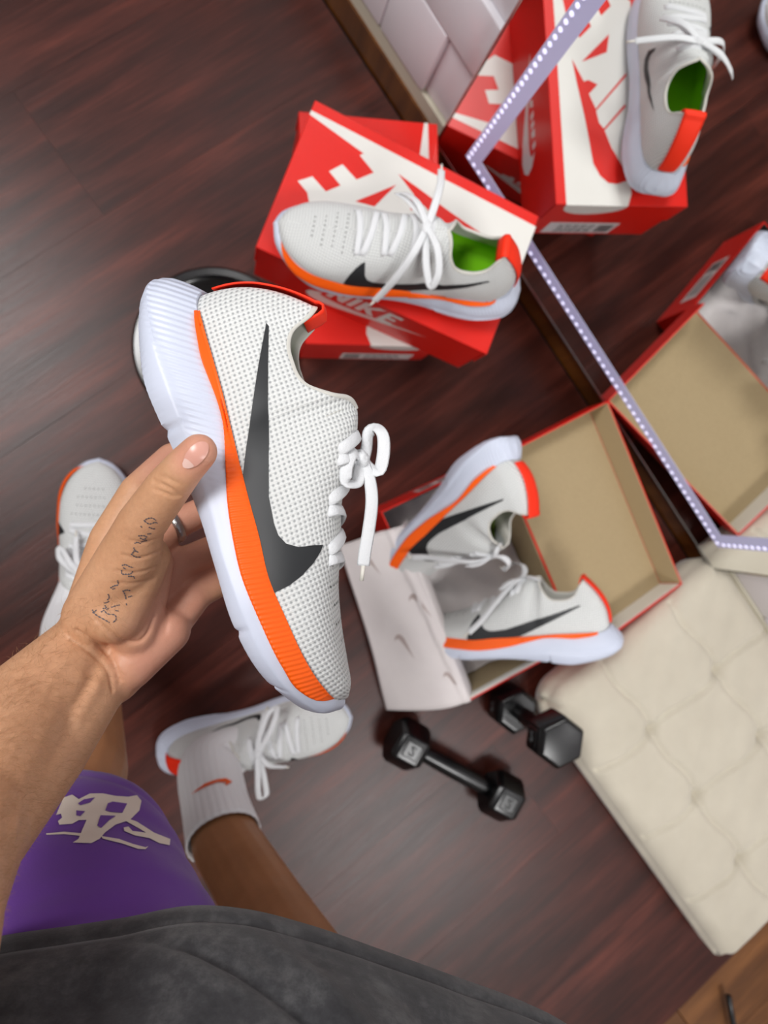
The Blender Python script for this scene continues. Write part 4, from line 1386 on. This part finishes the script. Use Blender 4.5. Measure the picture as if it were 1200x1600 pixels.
# fine hairs on the forearm and the back of the hand
V, Fc = [], []
ax_dir = atd(120, 990, .49) - atd(-60, 1270, .39); ax_dir /= np.linalg.norm(ax_dir)
cnt = 0
for _ in range(9000):
    x = rng.uniform(-10, 190); y = rng.uniform(930, 1440)
    if rng.random() > .25 + .75 * math.exp(-((x - 20) / 90) ** 2): continue
    h = hit(bvB, x, y)
    if h is None or h[0][2] < .6: continue
    p, n_ = h
    d_ = ax_dir * .6 + np.array(RC[1]) * .55 + rng.normal(0, .28, 3); d_ -= n_ * (d_ @ n_); d_ /= np.linalg.norm(d_)
    L_ = rng.uniform(.005, .011); w_ = np.cross(d_, n_) * .00006
    a_, b_, c_ = p, p + d_ * L_ * .5 + n_ * L_ * .22, p + d_ * L_ + n_ * L_ * .28
    o_ = len(V); V += [a_ - w_, a_ + w_, b_ + w_ * .8, b_ - w_ * .8, c_]
    Fc += [[o_, o_ + 1, o_ + 2, o_ + 3], [o_ + 3, o_ + 2, o_ + 4]]
    cnt += 1
    if cnt > 1700: break
obj('arm_hair', V, Fc, Mat('brown_hair', srgb(172, 128, 88), .5).m, person, smooth=False, kind='stuff')

# ring on the finger behind the thumb
rc = atd(271, 822, .529); rd = atd(330, 792, .546) - atd(262, 826, .528); rd /= np.linalg.norm(rd)
Vr, Fr = [], []
prof = [(.0112, -.003), (.0128, -.003), (.0134, 0), (.0128, .003), (.0112, .003), (.0110, 0)]
q = Vector(rd).to_track_quat('Z', 'Y').to_matrix()
n = 40
for r, z in prof:
    for k in range(n):
        a = 2 * math.pi * k / n
        Vr.append(np.array(q @ Vector((r * math.cos(a), r * math.sin(a), z))) + rc)
Fr = grid_faces(len(prof), n, True) + [[(len(prof) - 1) * n + k, (len(prof) - 1) * n + (k + 1) % n, (k + 1) % n, k] for k in range(n)]
ringo = obj('finger_ring', Vr, Fr, m_ring, person)

# sock tubes
def loft(rings, n=64):
    """rings: (centre, axis, rx, ry, ref) ellipses"""
    V = []
    for c, ax, rx, ry in rings:
        c, ax = np.array(c, float), np.array(ax, float); ax /= np.linalg.norm(ax)
        x = np.array([1.0, 0, 0]) - ax * ax[0]; x /= np.linalg.norm(x); y = np.cross(ax, x)
        for k in range(n):
            th = 2 * math.pi * k / n
            V.append(c + x * rx * math.cos(th) + y * ry * math.sin(th))
    return V, grid_faces(len(rings), n, True)
def sock(label, pts, radii):
    P = catmull(pts, 26); R_ = hermite(np.linspace(0, 1, len(radii)), radii, np.linspace(0, 1, 26))
    Tg = np.gradient(P, axis=0)
    V, Fc = loft([(P[i], Tg[i], R_[i], R_[i]) for i in range(26)], 120)
    V = np.array(V)
    for i in range(26):
        if i > 7:
            for k in range(120):
                c = P[i]; d_ = V[i * 120 + k] - c
                V[i * 120 + k] = c + d_ * (1 + .007 * (1 if (k // 2) % 2 else -1))
    o = obj('sock', V, Fc, m_sock, person)
    md = o.modifiers.new('thickness', 'SOLIDIFY'); md.thickness = .0018; md.offset = 1
    return o, np.array(V), Fc
so, sv, sf = sock('', [(.050, -.362, .050), (.015, -.368, .068), (-.018, -.380, .100), (-.012, -.405, .15), (.001, -.435, .207)], [.026, .034, .0425, .0425, .0465])
sock('', [(-.188, -.08, .050), (-.190, -.12, .068), (-.194, -.165, .10), (-.187, -.185, .15), (-.178, -.20, .205)], [.026, .034, .0415, .0425, .046])
bvK = BVHTree.FromPolygons([tuple(v) for v in sv], sf)
tick = [(302, 1243), (320, 1228), (338, 1221), (352, 1219), (361, 1225), (356, 1229), (350, 1231), (352, 1226), (340, 1225), (322, 1232)]
skin_decal('sock_logo', tick, bvK, m_sock_logo, so, .0042, 4)

# shorts: one garment from two legs and a seat
parts_V, parts_F = [], []
def cap_loft(rings):
    V, Fc = loft(rings, 48)
    n = 48
    Fc = Fc + [list(range(n))[::-1], [(len(rings) - 1) * n + k for k in range(n)]]
    add_mesh(V, Fc)
cap_loft([((-.140, -.297, .500), (.08, -.1, 1), .088, .075), ((-.132, -.308, .53), (.1, -.25, 1), .098, .083), ((-.108, -.338, .60), (.2, -.4, 1), .108, .092), ((-.085, -.385, .70), (.25, -.5, 1), .122, .105), ((-.03, -.455, .80), (.2, -.4, 1), .115, .105), ((.0, -.48, .90), (0, 0, 1), .11, .105)])
cap_loft([((.112, -.515, .50), (0, 0, 1), .076, .076), ((.115, -.51, .62), (0, 0, 1), .088, .085), ((.125, -.50, .80), (0, 0, 1), .115, .11), ((.12, -.49, .90), (0, 0, 1), .11, .11)])
cap_loft([((.05, -.485, .76), (0, 0, 1), .12, .10), ((.06, -.49, .83), (0, 0, 1), .165, .12), ((.06, -.49, .90), (0, 0, 1), .155, .115)])
src = mesh('shorts_src', parts_V, parts_F, m_purple)
tmp = bpy.data.objects.new('shorts_src', src); COL.objects.link(tmp)
rm = tmp.modifiers.new('r', 'REMESH'); rm.mode = 'VOXEL'; rm.voxel_size = .0035; rm.use_smooth_shade = True
sm = tmp.modifiers.new('s', 'SMOOTH'); sm.factor = .5; sm.iterations = 6
dg = bpy.context.evaluated_depsgraph_get()
sh_me = bpy.data.meshes.new_from_object(tmp.evaluated_get(dg)); bpy.data.objects.remove(tmp)
sh_me.name = 'shorts'
shorts = link('shorts', sh_me, person)
from mathutils import noise as mnoise
sh_co = [v.co.copy() for v in sh_me.vertices]
sh_no = [v.normal.copy() for v in sh_me.vertices]
new_co = []
for c, no_ in zip(sh_co, sh_no):
    f = mnoise.noise(Vector((c.x * 9, c.y * 9, c.z * 16))) * .006 + mnoise.noise(Vector((c.x * 22 + c.z * 30, c.y * 20, c.z * 40))) * .0018
    hem = .0016 * math.exp(-((c.z - .522) / .004) ** 2)
    new_co.extend(c + no_ * (f - hem))
sh_me.vertices.foreach_set('co', new_co)
sh_me.update()
bvP = BVHTree.FromPolygons([tuple(v.co) for v in sh_me.vertices], [list(p.vertices) for p in sh_me.polygons])
sz = lambda x, y: (x / 4, 1140 + y / 4)
G1 = [(395, 430), (440, 410), (480, 425), (470, 470), (480, 520), (520, 500), (505, 545), (470, 552), (490, 570), (450, 595), (370, 598), (365, 575), (390, 560), (380, 530), (350, 540)]
GR = [
 [(350, 540), (395, 430), (450, 412), (490, 440), (560, 405), (640, 404), (720, 420), (800, 425), (852, 415), (880, 450), (868, 510), (810, 570), (720, 600), (655, 650), (620, 690), (570, 716), (455, 712), (490, 690), (510, 640), (540, 570), (490, 572), (450, 595), (370, 600), (362, 578), (388, 555), (380, 532)],
 [(790, 560), (850, 580), (960, 650), (1060, 690), (1055, 728), (990, 715), (930, 684), (840, 668), (775, 640), (770, 618), (800, 612), (825, 640), (910, 650), (860, 620), (770, 570)],
 [(288, 655), (400, 645), (510, 655), (510, 672), (400, 660), (290, 664)],
 [(630, 672), (740, 690), (830, 722), (905, 742), (925, 735), (905, 754), (860, 752), (760, 718), (640, 688)]]
HOLES = [[(485, 470), (520, 445), (590, 432), (560, 465), (500, 482)], [(475, 515), (530, 520), (500, 550), (475, 545)], [(670, 470), (700, 458), (790, 470), (760, 530), (690, 525), (655, 515)], [(625, 545), (720, 548), (680, 575), (630, 625), (605, 610)]]
for P in GR:
    skin_decal('shorts_print', [sz(*p) for p in P], bvP, m_cream_print, shorts, .0009, 5)
for P in HOLES:
    skin_decal('shorts_print_gap', [sz(*p) for p in P], bvP, m_purple, shorts, .0014, 5)

# shirt: loose washed tee, open tube with hem
hem_px = [(-60, 1490), (0, 1470), (120, 1452), (200, 1440), (290, 1423), (380, 1427), (480, 1452), (600, 1494), (700, 1530), (800, 1566), (870, 1600), (930, 1650)]
HZ_ = .68
front = [at(x, y, HZ_) for x, y in hem_px]
ringp = [np.array(p)[:2] for p in front] + [np.array(p) for p in ((.285, -.46), (.28, -.58), (.19, -.67), (.05, -.70), (-.10, -.68), (-.20, -.58), (-.215, -.45), (-.19, -.33))]
ringp = catmull(ringp + [ringp[0]], 241)[:-1]
n = 240
levels = [(.680, 0, 1.0), (.684, .003, 1.0), (.692, .004, 1.0), (.697, .0035, 1.0), (.7005, .0015, 1.0), (.704, .0035, 1.0), (.72, .004, 1.0), (.74, .003, .995), (.77, .0, .985), (.80, -.004, .97), (.84, -.008, .95), (.90, -.012, .92), (.98, -.01, .90), (1.08, -.005, .90), (1.17, 0, .89), (1.225, 0, .84), (1.255, 0, .68), (1.272, 0, .46), (1.28, 0, .30)]
# refine levels
zz = np.array([l[0] for l in levels]); oo = np.array([l[1] for l in levels]); ss = np.array([l[2] for l in levels])
zf = np.concatenate([zz[:6], np.linspace(.704, .90, 50), zz[12:]])
of, sf_ = np.interp(zf, zz, oo), np.interp(zf, zz, ss)
cen = np.array([.05, -.475])
V = []
for z, o_, s_ in zip(zf, of, sf_):
    for k in range(n):
        p = ringp[k]; d_ = p - cen; L_ = np.linalg.norm(d_); u = d_ / L_
        q = cen + d_ * s_ + u * o_
        h_ = z - .68
        wv = 0
        if z > .702:
            a = min(1, (z - .702) / .03)
            wv = a * (.0055 * mnoise.noise(Vector((q[0] * 16, q[1] * 10, z * 22))) + .0028 * mnoise.noise(Vector((q[0] * 40, q[1] * 30, z * 30))))
            # diagonal folds
            g1 = (q[0] - (.02 + (z - .71) * .9)); wv += a * .006 * math.exp(-(g1 / .014) ** 2) * (1 if z < .80 else .3)
            g2 = (q[0] - (.15 - (z - .71) * .6)); wv -= a * .006 * math.exp(-(g2 / .012) ** 2) * (1 if z < .80 else .3)
            g3 = (q[0] - (-.05 + (z - .71) * 1.6)); wv -= a * .005 * math.exp(-(g3 / .010) ** 2)
        q = q + u * wv
        V.append((q[0], q[1], z))
Fc = grid_faces(len(zf), n, True)
Fc.append([(len(zf) - 1) * n + k for k in range(n)])
shirt = obj('shirt', V, Fc, m_shirt, person)
md = shirt.modifiers.new('thickness', 'SOLIDIFY'); md.thickness = .0022; md.offset = -1
# sleeves
for s0, s1, r0, r1 in ((np.array([-.10, -.45, 1.19]), np.array([-.158, -.35, 1.06]), .085, .088), (np.array([.20, -.45, 1.19]), np.array([.29, -.42, 1.03]), .085, .088)):
    ax = s1 - s0
    V, Fc = loft([(s0 + ax * f, ax, r0 + (r1 - r0) * f, r0 + (r1 - r0) * f) for f in np.linspace(0, 1, 8)], 40)
    o = obj('sleeve', V, Fc, m_shirt, person)
    md = o.modifiers.new('thickness', 'SOLIDIFY'); md.thickness = .002
